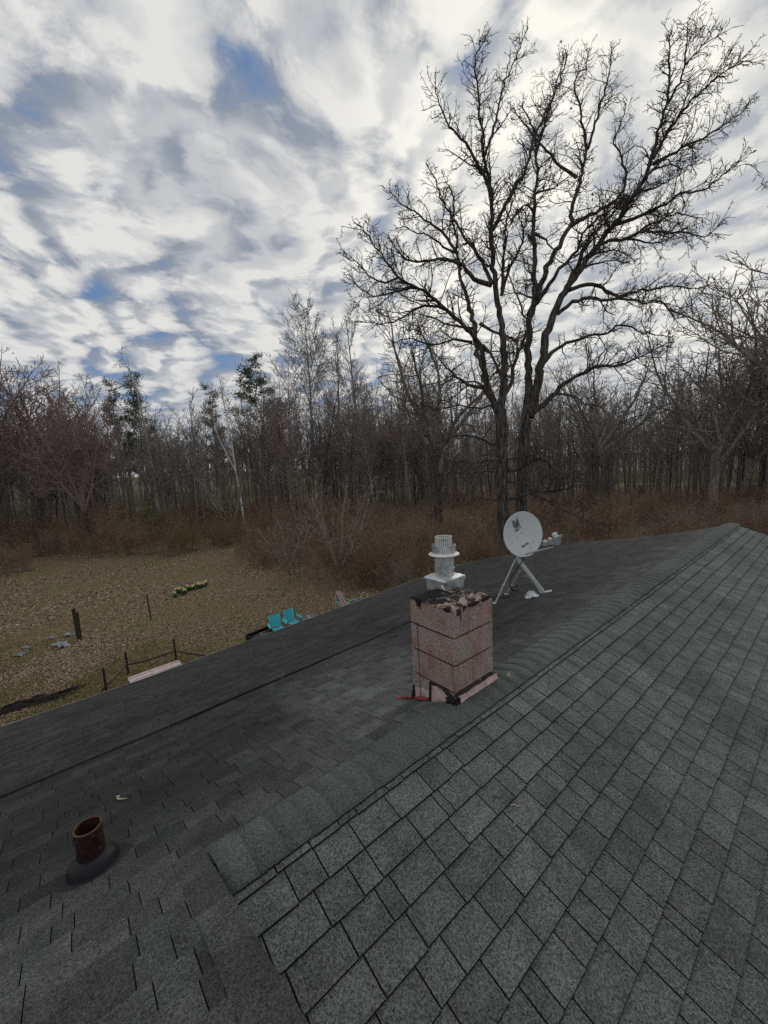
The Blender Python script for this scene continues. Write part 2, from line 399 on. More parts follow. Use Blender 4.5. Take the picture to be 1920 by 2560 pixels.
# ridge cap: overlapping bent shingles over the ridge
ridge = MB()
ridge.poly(hl([(XR - .15, YA, Fz(XR - .15, 1) + .004), (XR, YA, ZR - .012), (XR + .10, YA, Nz(XR + .10) + .004), (XR - .15, YB, Fz(XR - .15, 1) + .004), (XR, YB, ZR - .012), (XR + .10, YB, Nz(XR + .10) + .004)]), [(0, 1, 4, 3), (1, 2, 5, 4)])
ridge = ridge.build('ridge', M_DECK, house)
prof = []
for s_ in np.linspace(-.175, .125, 13):
    zc = -abs(s_) * TN; rr = .085
    if abs(s_) < rr: zc = -(s_ * s_ / rr * .5 + rr * .5) * TN
    prof.append((s_, zc))
LEN, EX = .165, .1335
variants = []
for k_ in range(6):
    V = []; rg = random.Random(k_)
    for yy, lift in ((0, .0113 + rg.random() * .0006), (LEN * .5, .0110), (LEN, .0104)):
        for s_, z_ in prof: V.append((s_ * rg.uniform(.985, 1.02), yy, z_ + lift + rg.uniform(-.001, .001)))
    n_ = len(prof); V2 = [(p[0], 0, p[2] - .002) for p in V[:n_]]
    F_ = [(i * n_ + j, i * n_ + j + 1, (i + 1) * n_ + j + 1, (i + 1) * n_ + j) for i in range(2) for j in range(n_ - 1)]
    V3 = V + V2; F_ += [(3 * n_ + j, 3 * n_ + j + 1, j + 1, j) for j in range(n_ - 1)]
    a_ = len(V3); V3 += [(V[i * n_ + n_ - 1][0], V[i * n_ + n_ - 1][1], V[i * n_ + n_ - 1][2] - .020) for i in range(3)]
    F_ += [((i) * n_ + n_ - 1, a_ + i, a_ + i + 1, (i + 1) * n_ + n_ - 1) for i in range(2)]  # deep front skirt, coloured near-black as the cap's painted overhang shadow
    me = bpy.data.meshes.new('cap_shingle'); me.from_pydata(V3, [], F_); me.materials.append(M_CAP); me.materials.append(M_EDGE); me.polygons.foreach_set('material_index', [1 if j >= 3 * (n_ - 1) else 0 for j in range(len(F_))])
    me.polygons.foreach_set('use_smooth', [j < 3 * (n_ - 1) for j in range(len(F_))]); variants.append(me)
y = YA + .01; k_ = 0
while y < YB:
    o = bpy.data.objects.new('cap_shingle', variants[rnd.randrange(6)]); C.objects.link(o); o.parent = ridge
    o.location = (XR - HL[0] + rnd.uniform(-.002, .002), y - HL[1], ZR + .009); y += EX
# shingled rake strip along the step
x = XR - .25; k_ = 0
while x < XU - .1:
    L_ = .26; P = []
    za, zb = float(Fz(x, 0)), float(Fz(x + L_, 0))
    mb = MB(); mb.poly(hl([(x, YA - .125, za + .010), (x, YA + .002, za + .014), (x + L_, YA + .002, zb + .008), (x + L_, YA - .125, zb + .006), (x, YA - .125, za - .004), (x, YA + .004, za - .05), (x + L_, YA + .004, zb - .05)]),
                       [(0, 1, 2, 3), (0, 4, 5, 1), (1, 5, 6, 2)])
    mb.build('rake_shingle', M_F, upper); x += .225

# ------------------------------------------------------------------ chimney (part of the house)
CX0, CX1, CY0, CY1 = -2.1415, -1.7076, 1.9923, 2.436      # plan of the flue blocks
ZJ1 = CAM[2] - 1.2385                                      # first joint below the top
BH = 0.2032
m, t, b = newmat('chimney_block', 0.95, 0, 0.15)
gg = t.node('ShaderNodeNewGeometry'); pos = gg.outputs['Position']; oi = t.node('ShaderNodeObjectInfo')
sp1 = t.noise(pos, 190.0, 2.0, 0.7); sp2 = t.noise(pos, 75.0, 3.0, 0.6)
c = t.mix(t.smooth(sp1, 0.36, 0.64), (0.17, 0.115, 0.100), (0.56, 0.42, 0.375))
grey = t.mix(t.smooth(sp1, 0.36, 0.64), (0.15, 0.125, 0.112), (0.56, 0.48, 0.43))
c = t.mix(t.smooth(t.noise(pos, 4.6, 3.0, 0.55), 0.42, 0.60), c, grey)
red = t.mix(t.smooth(sp2, 0.35, 0.65), (0.18, 0.085, 0.072), (0.40, 0.215, 0.18))
stn = t.noise(t.vmath('MULTIPLY', pos, (1.0, 1.0, 0.45)), 9.0, 4.0, 0.6)
c = t.mix(t.math('MULTIPLY', t.smooth(stn, 0.44, 0.72), 0.8), c, red)
drip = t.noise(t.vmath('MULTIPLY', pos, (1.0, 1.0, 0.09)), 24.0, 3.0, 0.6)
c = t.mix(t.math('MULTIPLY', t.smooth(drip, 0.60, 0.70), 0.4), c, (0.045, 0.030, 0.028))
t.put(b.inputs['Base Color'], c)
bp = t.node('ShaderNodeBump', Strength=1.0, Distance=0.006, Height=sp1); t.put(b.inputs['Normal'], bp.outputs[0]); M_BLOCK = m
M_MORT = flat('red_mortar', (0.105, 0.032, 0.026), 0.9, var=0.4, scale=60, bump=.4)
M_TAR = flat('roof_tar', (0.012, 0.011, 0.013), 0.55, var=0.6, scale=40, spec=.35, bump=1.0)
M_PLAST = flat('tan_mortar', (0.42, 0.27, 0.18), 0.9, var=0.35, scale=45, bump=.8)
M_PINK = flat('pink_flashing', (0.50, 0.36, 0.355), 0.7, var=0.35, scale=14, bump=.3)
M_RUSTP = flat('red_painted_metal', (0.22, 0.045, 0.035), 0.7, var=0.5, scale=25)
M_WIRE = flat('dark_wire', (0.012, 0.010, 0.010), 0.5)

cxm, cym = (CX0 + CX1) / 2, (CY0 + CY1) / 2
core = MB().box((0, 0, 0), (CX1 - CX0 - .022, CY1 - CY0 - .022, 4 * BH + .14))
chim = core.build('chimney', M_MORT, house, (cxm - HL[0], cym - HL[1], ZJ1 - 1.35 * BH - .02))
chim['label'] = 'pinkish concrete block chimney with tarred top at the ridge'
CB = Vector((cxm, cym, ZJ1 - 1.35 * BH - .02))
def noisy(bm, amp, seed, cut=0):
    r_ = random.Random(seed)
    for v in bm.verts: v.co += Vector((r_.uniform(-amp, amp), r_.uniform(-amp, amp), r_.uniform(-amp, amp)))
for i in range(-1, 4):                                      # blocks, top one first
    zc = ZJ1 - (i - (-1)) * BH + BH / 2 - 0 if False else ZJ1 + BH / 2 - (i + 1) * BH
    h_ = BH - .017
    mb = MB().box((0, 0, 0), (CX1 - CX0, CY1 - CY0, h_))
    bmesh.ops.subdivide_edges(mb.bm, edges=mb.bm.edges[:], cuts=5, use_grid_fill=True); noisy(mb.bm, .0016, i)
    mb.build('chimney_block', M_BLOCK, chim, (0, 0, zc - CB.z), smooth=True)
ztop = ZJ1 + BH - .006
# lumpy tar and mortar crown
def crown(name, mat, seed, hfun, n_=34, ext=.004):
    V = []; r_ = random.Random(seed)
    for i in range(n_ + 1):
        for j in range(n_ + 1):
            a_, b_ = i / n_, j / n_
            V.append((CX0 - ext + (CX1 - CX0 + 2 * ext) * a_ - CB.x, CY0 - ext + (CY1 - CY0 + 2 * ext) * b_ - CB.y, ztop - CB.z + hfun(a_, b_, r_)))
    F_ = [(i * (n_ + 1) + j, (i + 1) * (n_ + 1) + j, (i + 1) * (n_ + 1) + j + 1, i * (n_ + 1) + j + 1) for i in range(n_) for j in range(n_)]
    me = mesh_np(name, V, F_, True); return link(name, me, mat, chim)
m, t, b = newmat('tar_and_mortar', 0.75, 0, 0.3)
pos = t.node('ShaderNodeNewGeometry').outputs['Position']
nn = t.noise(pos, 15.0, 6.0, 0.75); n2 = t.noise(pos, 85.0, 3.0, 0.7)
c = t.mix(t.smooth(t.math('ADD', t.math('MULTIPLY', nn, .75), t.math('MULTIPLY', n2, .25)), 0.505, 0.53), (0.012, 0.011, 0.013), t.mix(n2, (0.30, 0.21, 0.155), (0.52, 0.41, 0.31)))
sx_ = t.n.new('ShaderNodeSeparateXYZ'); t.l.new(pos, sx_.inputs[0])
c = t.mix(t.smooth(t.math('ADD', sx_.outputs[0], t.math('MULTIPLY', nn, .3)), -1.84, -1.70), (0.014, 0.013, 0.015), c)
t.put(b.inputs['Base Color'], c)
bp = t.node('ShaderNodeBump', Strength=1.0, Distance=0.012, Height=n2); t.put(b.inputs['Normal'], bp.outputs[0])
def ch(a_, b_, r_):
    e_ = min(a_, 1 - a_, b_, 1 - b_)
    return .040 * min(1, e_ / .25) + r_.uniform(0, .007) - (.010 if e_ < .02 else 0)
crown('crown', m, 3, ch)
# tar runs over the top edge
r_ = random.Random(5)
for face, pos_, wd, ln in (('L', .20, .05, .045), ('L', .26, .02, .06), ('R', .10, .035, .05), ('R', .24, .03, .02), ('L', .86, .06, .012), ('R', .5, .12, .012), ('R', .8, .1, .012), ('R', .16, .012, .12)):
    mb = MB(); k_ = 7; pts = []
    for i in range(k_):
        s_ = (i / (k_ - 1) - .5) * wd; d_ = ln * (1 - (2 * i / (k_ - 1) - 1) ** 2) * r_.uniform(.7, 1.1)
        for zz in (.012, -d_ - .006):
            for off in (.0035,):
                if face == 'L': pts.append((CX0 + (CX1 - CX0) * pos_ + s_ - CB.x, CY0 - off - CB.y, ztop + zz - CB.z))
                else: pts.append((CX1 + off - CB.x, CY0 + (CY1 - CY0) * pos_ + s_ - CB.y, ztop + zz - CB.z))
    mb.poly(pts, [(2 * i, 2 * i + 2, 2 * i + 3, 2 * i + 1) for i in range(k_ - 1)]); mb.build('tar_run', M_TAR, chim)
# flashing at the foot: left face (step flashing with tar outline), right face (bent trim), corner tar
zf = lambda x: float(Fz(x, 2.0))
def pl(P): return [(p[0] - CB.x, p[1] - CB.y, p[2] - CB.z) for p in P]
yl_ = CY0 - .004
mb = MB(); arc = [(CX0 + .20 + .22 * k, zf(CX0 + .2 + .22 * k) + .015 + .13 * math.cos(k * math.pi / 2) ** .7) for k in np.linspace(0, 1, 9)]
P = [(x, yl_ - .003, z) for x, z in arc] + [(x, yl_ - .003, zf(x) + .004) for x, z in arc]
mb.poly(pl(P), [(i, i + 1, 9 + i + 1, 9 + i) for i in range(8)]); mb.build('step_flashing', M_PINK, chim)
mb = MB(); mb.poly(pl([(CX0 + .02, yl_, zf(CX0) + .02), (CX0 + .17, yl_, zf(CX0 + .17) + .02), (CX0 + .17, yl_, zf(CX0) + .15), (CX0 + .02, yl_, zf(CX0) + .115)]), [(0, 1, 2, 3)]); mb.build('step_flashing', M_PINK, chim)
for k_, (P_, R_) in enumerate((([(x, yl_ - .002, z + .006) for x, z in arc], [.008, .012, .010, .014, .011, .013, .016, .018, .02]),
        ([(CX0 + .185, yl_ - .002, zf(CX0 + .185) + .01), (CX0 + .188, yl_, zf(CX0) + .10), (CX0 + .195, yl_ - .001, arc[0][1] + .01)], [.014, .010, .012]),
        ([(CX0 + .0, yl_ - .004, zf(CX0) + .0), (CX0 + .006, yl_ - .002, zf(CX0) + .07), (CX0 + .004, yl_, zf(CX0) + .12)], [.022, .014, .007]))):
    mb = MB(); mb.tube(pl(P_), R_, 7); noisy(mb.bm, .0025, 8 + k_); mb.build('tar_bead', M_TAR, chim, smooth=True)
mb = MB(); mb.box((0, 0, 0), (.085, .05, .05)); bmesh.ops.subdivide_edges(mb.bm, edges=mb.bm.edges[:], cuts=4, use_grid_fill=True); noisy(mb.bm, .012, 9)
mb.build('tar_patch', M_TAR, chim, (CX1 - .02 - CB.x, CY0 - .005 - CB.y, zf(CX1) + .025 - CB.z), smooth=True)
mb = MB(); mb.box((0, 0, 0), (.06, .42, .012)); bmesh.ops.subdivide_edges(mb.bm, edges=mb.bm.edges[:], cuts=6, use_grid_fill=True); noisy(mb.bm, .006, 10)
mb.build('tar_patch', M_TAR, chim, (CX1 + .012 - CB.x, cym - CB.y, zf(CX1) + .012 - CB.z), smooth=True)
mb = MB(); mb.tube(pl([(CX1 + .004, CY0 - .01 + .47 * k, zf(CX1) + .072 + .006 * math.sin(k * 17)) for k in np.linspace(0, 1, 12)]), .012, 6); noisy(mb.bm, .005, 12); mb.build('tar_bead', M_TAR, chim, smooth=True)
mb = MB(); P = []
for k in np.linspace(0, 1, 10):
    y_ = CY0 + .015 + .46 * k; P += [(CX1 + .006, y_, zf(CX1) + .068 + .004 * math.sin(9 * k)), (CX1 + .020, y_, zf(CX1) + .035), (CX1 + .034, y_, zf(CX1) + .006)]
mb.poly(pl(P), [(3 * i + j, 3 * i + j + 1, 3 * i + j + 4, 3 * i + j + 3) for i in range(9) for j in range(2)]); mb.build('base_trim', M_PINK, chim)
mb = MB(); mb.tube(pl([(CX0 + .075, yl_ - .004, ZJ1 + .02), (CX0 + .078, yl_ - .003, ZJ1 - .2), (CX0 + .084, yl_ - .006, zf(CX0) + .03)]), .0022, 5); mb.build('hanging_wire', M_WIRE, chim)
mb = MB(); mb.tube(pl([(CX0 + .02, yl_ - .012, zf(CX0) + .022), (CX0 + .1, yl_ - .02, zf(CX0 + .1) + .02), (CX0 + .17, yl_ - .012, zf(CX0 + .17) + .02)]), [.010, .014, .010], 7); noisy(mb.bm, .003, 2); mb.build('red_sealant', M_RUSTP, chim, smooth=True)
mb = MB(); mb.tube(pl([(CX0 + .005, yl_ - .01, zf(CX0) + .016), (CX0 - .05, yl_ - .03, zf(CX0 - .05) + .016), (CX0 - .10, yl_ - .045, zf(CX0 - .1) + .012)]), .011, 6)
mb.box(pl([(CX0 - .115, yl_ - .05, zf(CX0 - .115) + .010)])[0], (.05, .035, .006)); mb.build('strap_anchor', M_RUSTP, chim)

# ------------------------------------------------------------------ galvanised flue cap on the chimney
m, t, b = newmat('galvanised_metal', 0.4, 0.6, 0.5)
pos = t.node('ShaderNodeNewGeometry').outputs['Position']
nn = t.noise(pos, 14.0, 4.0, 0.6); n2 = t.noise(pos, 90.0, 2.0, 0.5)
t.put(b.inputs['Base Color'], t.mix(t.smooth(nn, .35, .65), (0.40, 0.43, 0.45), (0.66, 0.69, 0.71)))
t.put(b.inputs['Roughness'], t.math('ADD', .24, t.math('MULTIPLY', nn, .35)))
bp = t.node('ShaderNodeBump', Strength=0.25, Distance=0.02, Height=nn); t.put(b.inputs['Normal'], bp.outputs[0]); M_GALV = m
M_PALE = flat('pale_grey_metal', (0.66, 0.66, 0.63), 0.45, 0.15, var=.15, scale=40)
M_HOLE = flat('dark_gap', (0.01, 0.01, 0.012), 0.9)
q = ray(1113, 1466); zc = ztop + .030; s_ = (zc - CAM[2]) / q[2]; FC = CAM + q * s_
cap = thing('flue_cap', 'galvanised metal flue cap with slotted cage on top of the chimney', 'vent cap', (FC[0], FC[1], zc))
cap.rotation_euler = (math.radians(-1.0), math.radians(-1.5), 0)
S = .155
mb = MB(); ring = []
def sq(h, z, rc, k=5):
    o_ = []
    for cx_, cy_, a0 in ((1, 1, 0), (-1, 1, 90), (-1, -1, 180), (1, -1, 270)):
        for i in range(k):
            a_ = math.radians(a0 + 90 * i / (k - 1)); o_.append((cx_ * (h - rc) + rc * math.cos(a_), cy_ * (h - rc) + rc * math.sin(a_), z))
    return o_
rings = [sq(.108, -.016, .03), sq(.114, .04, .03), sq(.121, .076, .008), sq(.117, .086, .012), sq(.095, .100, .03), sq(.05, .104, .045)]
vs = [p for r_ in rings for p in r_]; k = len(rings[0])
# crumpled low front corner
vs = [(x, y, z - (.032 if (x > .05 and y < -.05 and z < 0) else 0)) for x, y, z in vs]
mb.poly(vs, [(i * k + j, i * k + (j + 1) % k, (i + 1) * k + (j + 1) % k, (i + 1) * k + j) for i in range(len(rings) - 1) for j in range(k)])
noisy(mb.bm, .0035, 21); mb.build('hood', M_GALV, cap, smooth=True)
MB().tube([(.06, -.112, .055), (.085, -.119, .03), (.10, -.112, .012)], [.004, .011, .004], 6).build('strap', M_PALE, cap)
MB().lathe([(.0765, .095), (.0765, .155), (.0785, .156), (.0785, .161), (.0765, .162), (.0765, .272)], k=40).build('pipe', M_GALV, cap, smooth=True)
MB().lathe([(.084, .103), (.084, .110), (.078, .112)], k=40).build('pipe_collar', M_GALV, cap, smooth=True)
MB().lathe([(.078, .268), (.121, .262), (.124, .266), (.121, .271), (.09, .282)], k=44).build('flange', M_PALE, cap, smooth=True)
MB().lathe([(.093, .268), (.0955, .345), (.0935, .346), (.091, .268)], k=40).build('drum', M_GALV, cap, smooth=True)
cage = MB().lathe([(.0675, .400), (.0675, .409), (.0625, .409), (.0625, .400)], k=40, close=True).build('cage', M_PALE, cap, smooth=True)
MB().lathe([(.0665, .285), (.0665, .300)], k=40).build('cage_base', M_PALE, cage)
for i in range(26):
    a_ = 2 * math.pi * i / 26
    MB().box((0, 0, 0), (.004, .008, .112), Matrix.Rotation(a_, 4, 'Z') @ Matrix.Translation((.065, 0, .348))).build('bar', M_PALE, cage)
MB().lathe([(.0, .285), (.09, .285)], k=24).build('screen', M_HOLE, cap)
MB().lathe([(.0, .004), (.005, .002), (.006, 0)], k=8, M=Matrix.Translation((.056, -.0545, .115)) @ Matrix.Rotation(math.radians(90), 4, 'X') @ Matrix.Rotation(math.radians(45), 4, 'Y')).build('screw', M_HOLE, cap)

# ------------------------------------------------------------------ rusty vent pipe
VP_ = np.array([-2.31, -0.075]); vz = float(Fz(VP_[0], VP_[1]))
vent = thing('vent_pipe', 'short rusty iron vent pipe in black rubber boot on the dark slope', 'vent pipe', (VP_[0], VP_[1], vz))
m, t, b = newmat('rusty_iron', 0.85, 0.1, 0.3); geo = t.node('ShaderNodeNewGeometry'); pos = geo.outputs['Position']
nn = t.noise(pos, 28.0, 5.0, 0.65); c = t.mix(t.smooth(nn, .35, .65), (0.013, 0.007, 0.006), (0.045, 0.018, 0.011))
sx_ = t.n.new('ShaderNodeSeparateXYZ'); t.l.new(pos, sx_.inputs[0])
c = t.mix(t.smooth(t.math('ADD', sx_.outputs[2], t.math('MULTIPLY', nn, .05)), vz + .16, vz + .08), c, (0.014, 0.013, 0.012))
c = t.mix(t.math('MULTIPLY', t.smooth(t.noise(pos, 45.0, 4.0, .6), .58, .7), .6), c, (0.10, 0.10, 0.07))
t.put(b.inputs['Base Color'], c); M_RUST = m
M_RIM = flat('rust_rim', (0.10, 0.045, 0.033), .8, var=.4, scale=60)
M_RUB = flat('black_rubber', (0.010, 0.011, 0.014), 0.55, var=.3, scale=30)
MB().lathe([(.058, -.03), (.058, .232), (.052, .232), (.052, -.03)], k=36).build('pipe', M_RUST, vent, smooth=True)
MB().lathe([(.0588, .227), (.0588, .2335), (.0515, .2335), (.0515, .227)], k=36).build('rim', M_RIM, vent, smooth=True)
MB().lathe([(.0, .06), (.053, .06)], k=24).build('dark_bore', M_HOLE, vent)
tilt = Matrix.Rotation(-math.atan(TN), 4, 'Y')
MB().lathe([(.058, .072), (.066, .078), (.074, .072), (.094, .062), (.106, .040), (.110, .004), (.110, -.006)], k=36, M=tilt).build('boot_collar', M_RUB, vent, smooth=True)
fl = Matrix.Diagonal((1.0, 1.25, 1.0, 1.0))
MB().lathe([(.06, .010), (.128, .009), (.134, .005), (.134, -.004)], k=36, M=tilt @ fl).build('boot_flange', M_RUB, vent, smooth=True)

# ------------------------------------------------------------------ satellite dish
M_DISH = flat('dish_paint', (0.52, 0.555, 0.56), 0.5, var=.06, scale=6, spec=.35)
M_DGREY = flat('dish_dark_grey', (0.12, 0.125, 0.13), 0.6)
M_INK = flat('grey_print', (0.085, 0.09, 0.10), 0.7, var=.1)
M_LNB = flat('receiver_grey', (0.22, 0.24, 0.25), 0.6)
M_STEEL = flat('mast_paint', (0.44, 0.475, 0.485), 0.5, 0.1, var=.12)
M_CABLE = flat('black_cable', (0.008, 0.008, 0.009), 0.45)
def onF(px, py):
    q = ray(px, py); s_ = 1.0
    lo, hi = .5, 30.0
    for _ in range(60):
        md = (lo + hi) / 2; P = CAM + q * md
        if P[2] > float(Fz(P[0], P[1])): lo = md
        else: hi = md
    return CAM + q * md
foot = onF(1356, 1484); DD = float((foot - CAM) @ FWD)                    # depth of the mast foot
dc = atdepth(1303, 1336, DD + .05)                                         # reflector centre
dish = thing('satellite_dish', 'grey oval satellite dish on tripod mast beside the chimney', 'satellite dish', tuple(foot))
FT = Vector(foot)
def dl(P): return tuple(Vector(tuple(P)) - FT)
nrm = Vector(tuple(-FWD)) * .90 + Vector(tuple(RIGHT)) * .40 + Vector(tuple(UP)) * .16; nrm.normalize()
upd = Vector((0, 0, 1)) * .97 - Vector(tuple(RIGHT)) * .40; upd = (upd - nrm * upd.dot(nrm)).normalized(); rgt = upd.cross(nrm)
MD = Matrix(((rgt.x, upd.x, nrm.x, dc[0] - FT.x), (rgt.y, upd.y, nrm.y, dc[1] - FT.y), (rgt.z, upd.z, nrm.z, dc[2] - FT.z), (0, 0, 0, 1)))
HW, HH = .395, .337
mb = MB(); k = 64; rings = []
for rr, zz in [(0.001, 0)] + [(i / 10, .055 * (i / 10) ** 2) for i in range(1, 11)] + [(1.012, .056), (1.022, .050), (1.018, .040), (.98, .036), (.5, -.006), (.001, -.02)]:
    rings.append([(HW * rr * math.cos(2 * math.pi * j / k), HH * rr * math.sin(2 * math.pi * j / k), zz) for j in range(k)])
vs = [MD @ Vector(p) for r_ in rings for p in r_]
mb.poly(vs, [(i * k + j, i * k + (j + 1) % k, (i + 1) * k + (j + 1) % k, (i + 1) * k + j) for i in range(len(rings) - 1) for j in range(k)])
refl = mb.build('reflector', M_DISH, dish, smooth=True)
def dz_(x, y): return .055 * ((x / HW) ** 2 + (y / HH) ** 2) + .0025
def print_shape(name, outline, fill=True):
    mb = MB(); mb.poly([MD @ Vector((x, y, dz_(x, y))) for x, y in outline], [tuple(range(len(outline)))])
    bmesh.ops.triangulate(mb.bm, faces=mb.bm.faces[:]); return mb.build(name, M_INK, refl)
# emblem: striped square D with swoosh
ox, oy, sc_ = -.02, .200, .135
n_ = 15
for i in range(n_):                                                        # horizontal stripes of the D bowl, cut round on the right
    ya, yb = i / n_, (i + .72) / n_
    def xr_(y): return float(np.interp(y, [0, .2, .45, .7, .88, 1], [.08, .30, .46, .50, .44, .30]))
    print_shape('emblem_stripe', [(ox - sc_ * .5 + sc_ * px_, oy - sc_ * .5 + sc_ * py_) for px_, py_ in ((0, ya), (max(.05, xr_(ya)), ya), (max(.05, xr_(yb)), yb), (0, yb))])
sw = [(.16, .0), (1.0, .0), (1.0, .80), (.93, 1.0), (.86, .98), (.82, .66), (.70, .40), (.50, .20), (.30, .09)]
print_shape('emblem_swoosh', [(ox - sc_ * .5 + sc_ * px_, oy - sc_ * .5 + sc_ * py_) for px_, py_ in sw])
def text_on(name, s, size, x0_, y0_, shear=0.0, bold=0.0, sx=1.0):
    cu = bpy.data.curves.new(name, 'FONT'); cu.body = s; cu.size = size; cu.align_x = 'CENTER'; cu.shear = shear; cu.offset = bold
    tmp = bpy.data.objects.new(name, cu); C.objects.link(tmp); dg = bpy.context.evaluated_depsgraph_get(); dg.update()
    me = bpy.data.meshes.new_from_object(tmp.evaluated_get(dg)); bpy.data.objects.remove(tmp); bpy.data.curves.remove(cu)
    for v in me.vertices: x_, y_ = x0_ + v.co.x * sx, y0_ + v.co.y; v.co = MD @ Vector((x_, y_, dz_(x_, y_) + .0005))
    return link(name, me, M_INK, refl)
text_on('brand_lettering', 'DIRECTV', .050, ox + .004, oy - sc_ * .5 - .050, sx=.78, bold=.0016)
text_on('script_lettering', 'SlimLine', .062, -.045, -.185, shear=.35, sx=.82, bold=.0012)
for x_, y_ in ((.02, .02), (-.10, -.005), (.03, -.26), (.13, -.20)):
    mb = MB(); mb.lathe([(.0, .0035), (.007, .002), (.009, 0)], k=10, M=MD @ Matrix.Translation((x_, y_, dz_(x_, y_)))); mb.build('rivet', M_DGREY, refl)
# mount, mast, foot plate
elb = atdepth(1296, 1400, DD + .02); top_ = atdepth(1296, 1378, DD + .06)
mast = MB().tube([dl(foot + np.array([0, 0, .035])), dl(elb), dl(top_)], [.036, .036, .034], 14).build('mast', M_STEEL, dish, smooth=True)
for px_, py_ in ((1316, 1440), (1333, 1455)):
    P_ = atdepth(px_ - 1, py_ + .5, DD + .02); ax_ = (Vector(tuple(elb)) - Vector(tuple(foot))).normalized()
    MB().tube([Vector(dl(P_)) - ax_ * .005, Vector(dl(P_)) + ax_ * .005], .0385, 14).build('mast_seam', M_DGREY, mast)
MB().box((0, 0, 0), (.10, .07, .16), Matrix.Translation(dl((np.array(top_) + dc) / 2 + FWD * .03 - UP * .10)) @ MD.to_3x3().to_4x4()).build('bracket', M_STEEL, dish, bevel=.006)
sl_ = Matrix.Rotation(-math.atan(TN), 4, 'Y')
MB().box((.06, .05, .008), (.17, .13, .010), sl_ @ Matrix.Rotation(.5, 4, 'Z')).build('foot_plate', M_STEEL, dish, bevel=.003)
mb = MB(); mb.box((0, 0, .045), (.03, .11, .085), sl_); mb.build('foot_bracket', M_STEEL, dish, bevel=.008)
mb = MB()                                                                   # crumpled sealant bag by the foot
fb = onF(1330, 1492); mb.lathe([(.0, .085), (.04, .08), (.075, .055), (.10, .02), (.125, .0)], k=14, M=sl_); noisy(mb.bm, .016, 33)
mb.build('foil_flashing', M_GALV, dish, dl(fb), smooth=False)
for a_, b_, k_ in (((1289, 1398), (1238, 1510), 0), ((1300, 1428), (1268, 1487), 1)):
    A_ = atdepth(*a_, DD + .02 + .06 * k_); B_ = onF(*b_)
    st_ = MB().tube([dl(A_), dl(B_ + np.array([0, 0, .01]))], .0125, 8).build('strut', M_STEEL, dish, smooth=True)
    MB().box(dl(B_ + np.array([0, 0, .008])), (.09, .035, .006)).build('strut_foot', M_STEEL, st_)
    md_ = B_ + (np.array(A_) - B_) * .42; MB().tube([dl(md_ - RIGHT * .03), dl(md_ + RIGHT * .03)], .010, 6).build('clamp', M_STEEL, st_)
# feed arm and three-eyed receiver
a0 = atdepth(1310, 1386, DD); a1 = atdepth(1382, 1368, DD - .42)
MB().tube([dl(a0), dl(a1)], .0125, 8).build('feed_arm', M_STEEL, dish, smooth=True)
hc = Vector(dl(atdepth(1381, 1352, DD - .42))); ax = (Vector(tuple(RIGHT)) * .93 + Vector(tuple(UP)) * .46).normalized(); ay = (Vector(tuple(UP)) * .93 - Vector(tuple(RIGHT)) * .46).normalized(); az = ax.cross(ay)
MH = Matrix(((ax.x, ay.x, az.x, hc.x), (ax.y, ay.y, az.y, hc.y), (ax.z, ay.z, az.z, hc.z), (0, 0, 0, 1)))
mb = MB(); pf = [(-.165, .024), (-.17, .008), (-.14, -.018), (-.03, -.045), (.02, -.095), (.075, -.09), (.11, -.03), (.165, .008), (.165, .026)]
P = [MH @ Vector((x, y, z)) for z in (-.028, .028) for x, y in pf]; n_ = len(pf)
mb.poly(P, [tuple(range(n_)), tuple(range(n_, 2 * n_))] + [(i, (i + 1) % n_, n_ + (i + 1) % n_, n_ + i) for i in range(n_)]); mb.build('receiver', M_LNB, dish, bevel=.006)
for x_, r_, h_ in ((-.10, .030, .035), (-.02, .026, .035), (.07, .038, .07)):
    mb = MB(); mb.lathe([(r_, .0), (r_, h_ * .7), (r_ * .85, h_ * .92), (0.001, h_)], k=16, M=MH @ Matrix.Translation((x_, .026, 0)) @ Matrix.Rotation(math.radians(-90), 4, 'X')); mb.build('feed_horn', M_DISH, dish, smooth=True)

# ------------------------------------------------------------------ cables
def rope(name, pts, r, mat, label, cat, k=6, parent=None):
    pts = [np.array(p, float) for p in pts]; P = []
    for i in range(len(pts) - 1):
        p0 = pts[max(i - 1, 0)]; p1 = pts[i]; p2 = pts[i + 1]; p3 = pts[min(i + 2, len(pts) - 1)]
        for s_ in np.linspace(0, 1, 6, endpoint=False):
            P.append(.5 * ((2 * p1) + (-p0 + p2) * s_ + (2 * p0 - 5 * p1 + 4 * p2 - p3) * s_ ** 2 + (-p0 + 3 * p1 - 3 * p2 + p3) * s_ ** 3))
    P.append(pts[-1]); o = np.array(P[0])
    ob = MB().tube([p - o for p in P], r, k).build(name, mat, parent, tuple(o) if parent is None else None, smooth=True)
    if label: tag(ob, label, cat)
    return ob
rr = random.Random(4)
def onroof(x, y, h=.012): return (x, y, float(Fz(x, y)) + h)
P = [onroof(-4.46 + rr.uniform(-.035, .035), y, .016) for y in np.arange(-7.5, 4.9, .45)] + [onroof(*onF(*p)[:2]) for p in ((1080, 1540), (1150, 1520), (1215, 1500), (1262, 1487))]
rope('coax_cable', P, .013, M_CABLE, 'thick black cable running across the dark slope towards the dish', 'cable')
P = [onroof(-4.415 + rr.uniform(-.04, .04), y, .010) for y in np.arange(-7.5, 4.9, .6)] + [onroof(*onF(*p)[:2]) for p in ((1085, 1546), (1160, 1528), (1225, 1506))]
rope('ground_cable', P, .006, M_CABLE, 'thin second cable lying beside the thick black cable on the roof', 'cable')
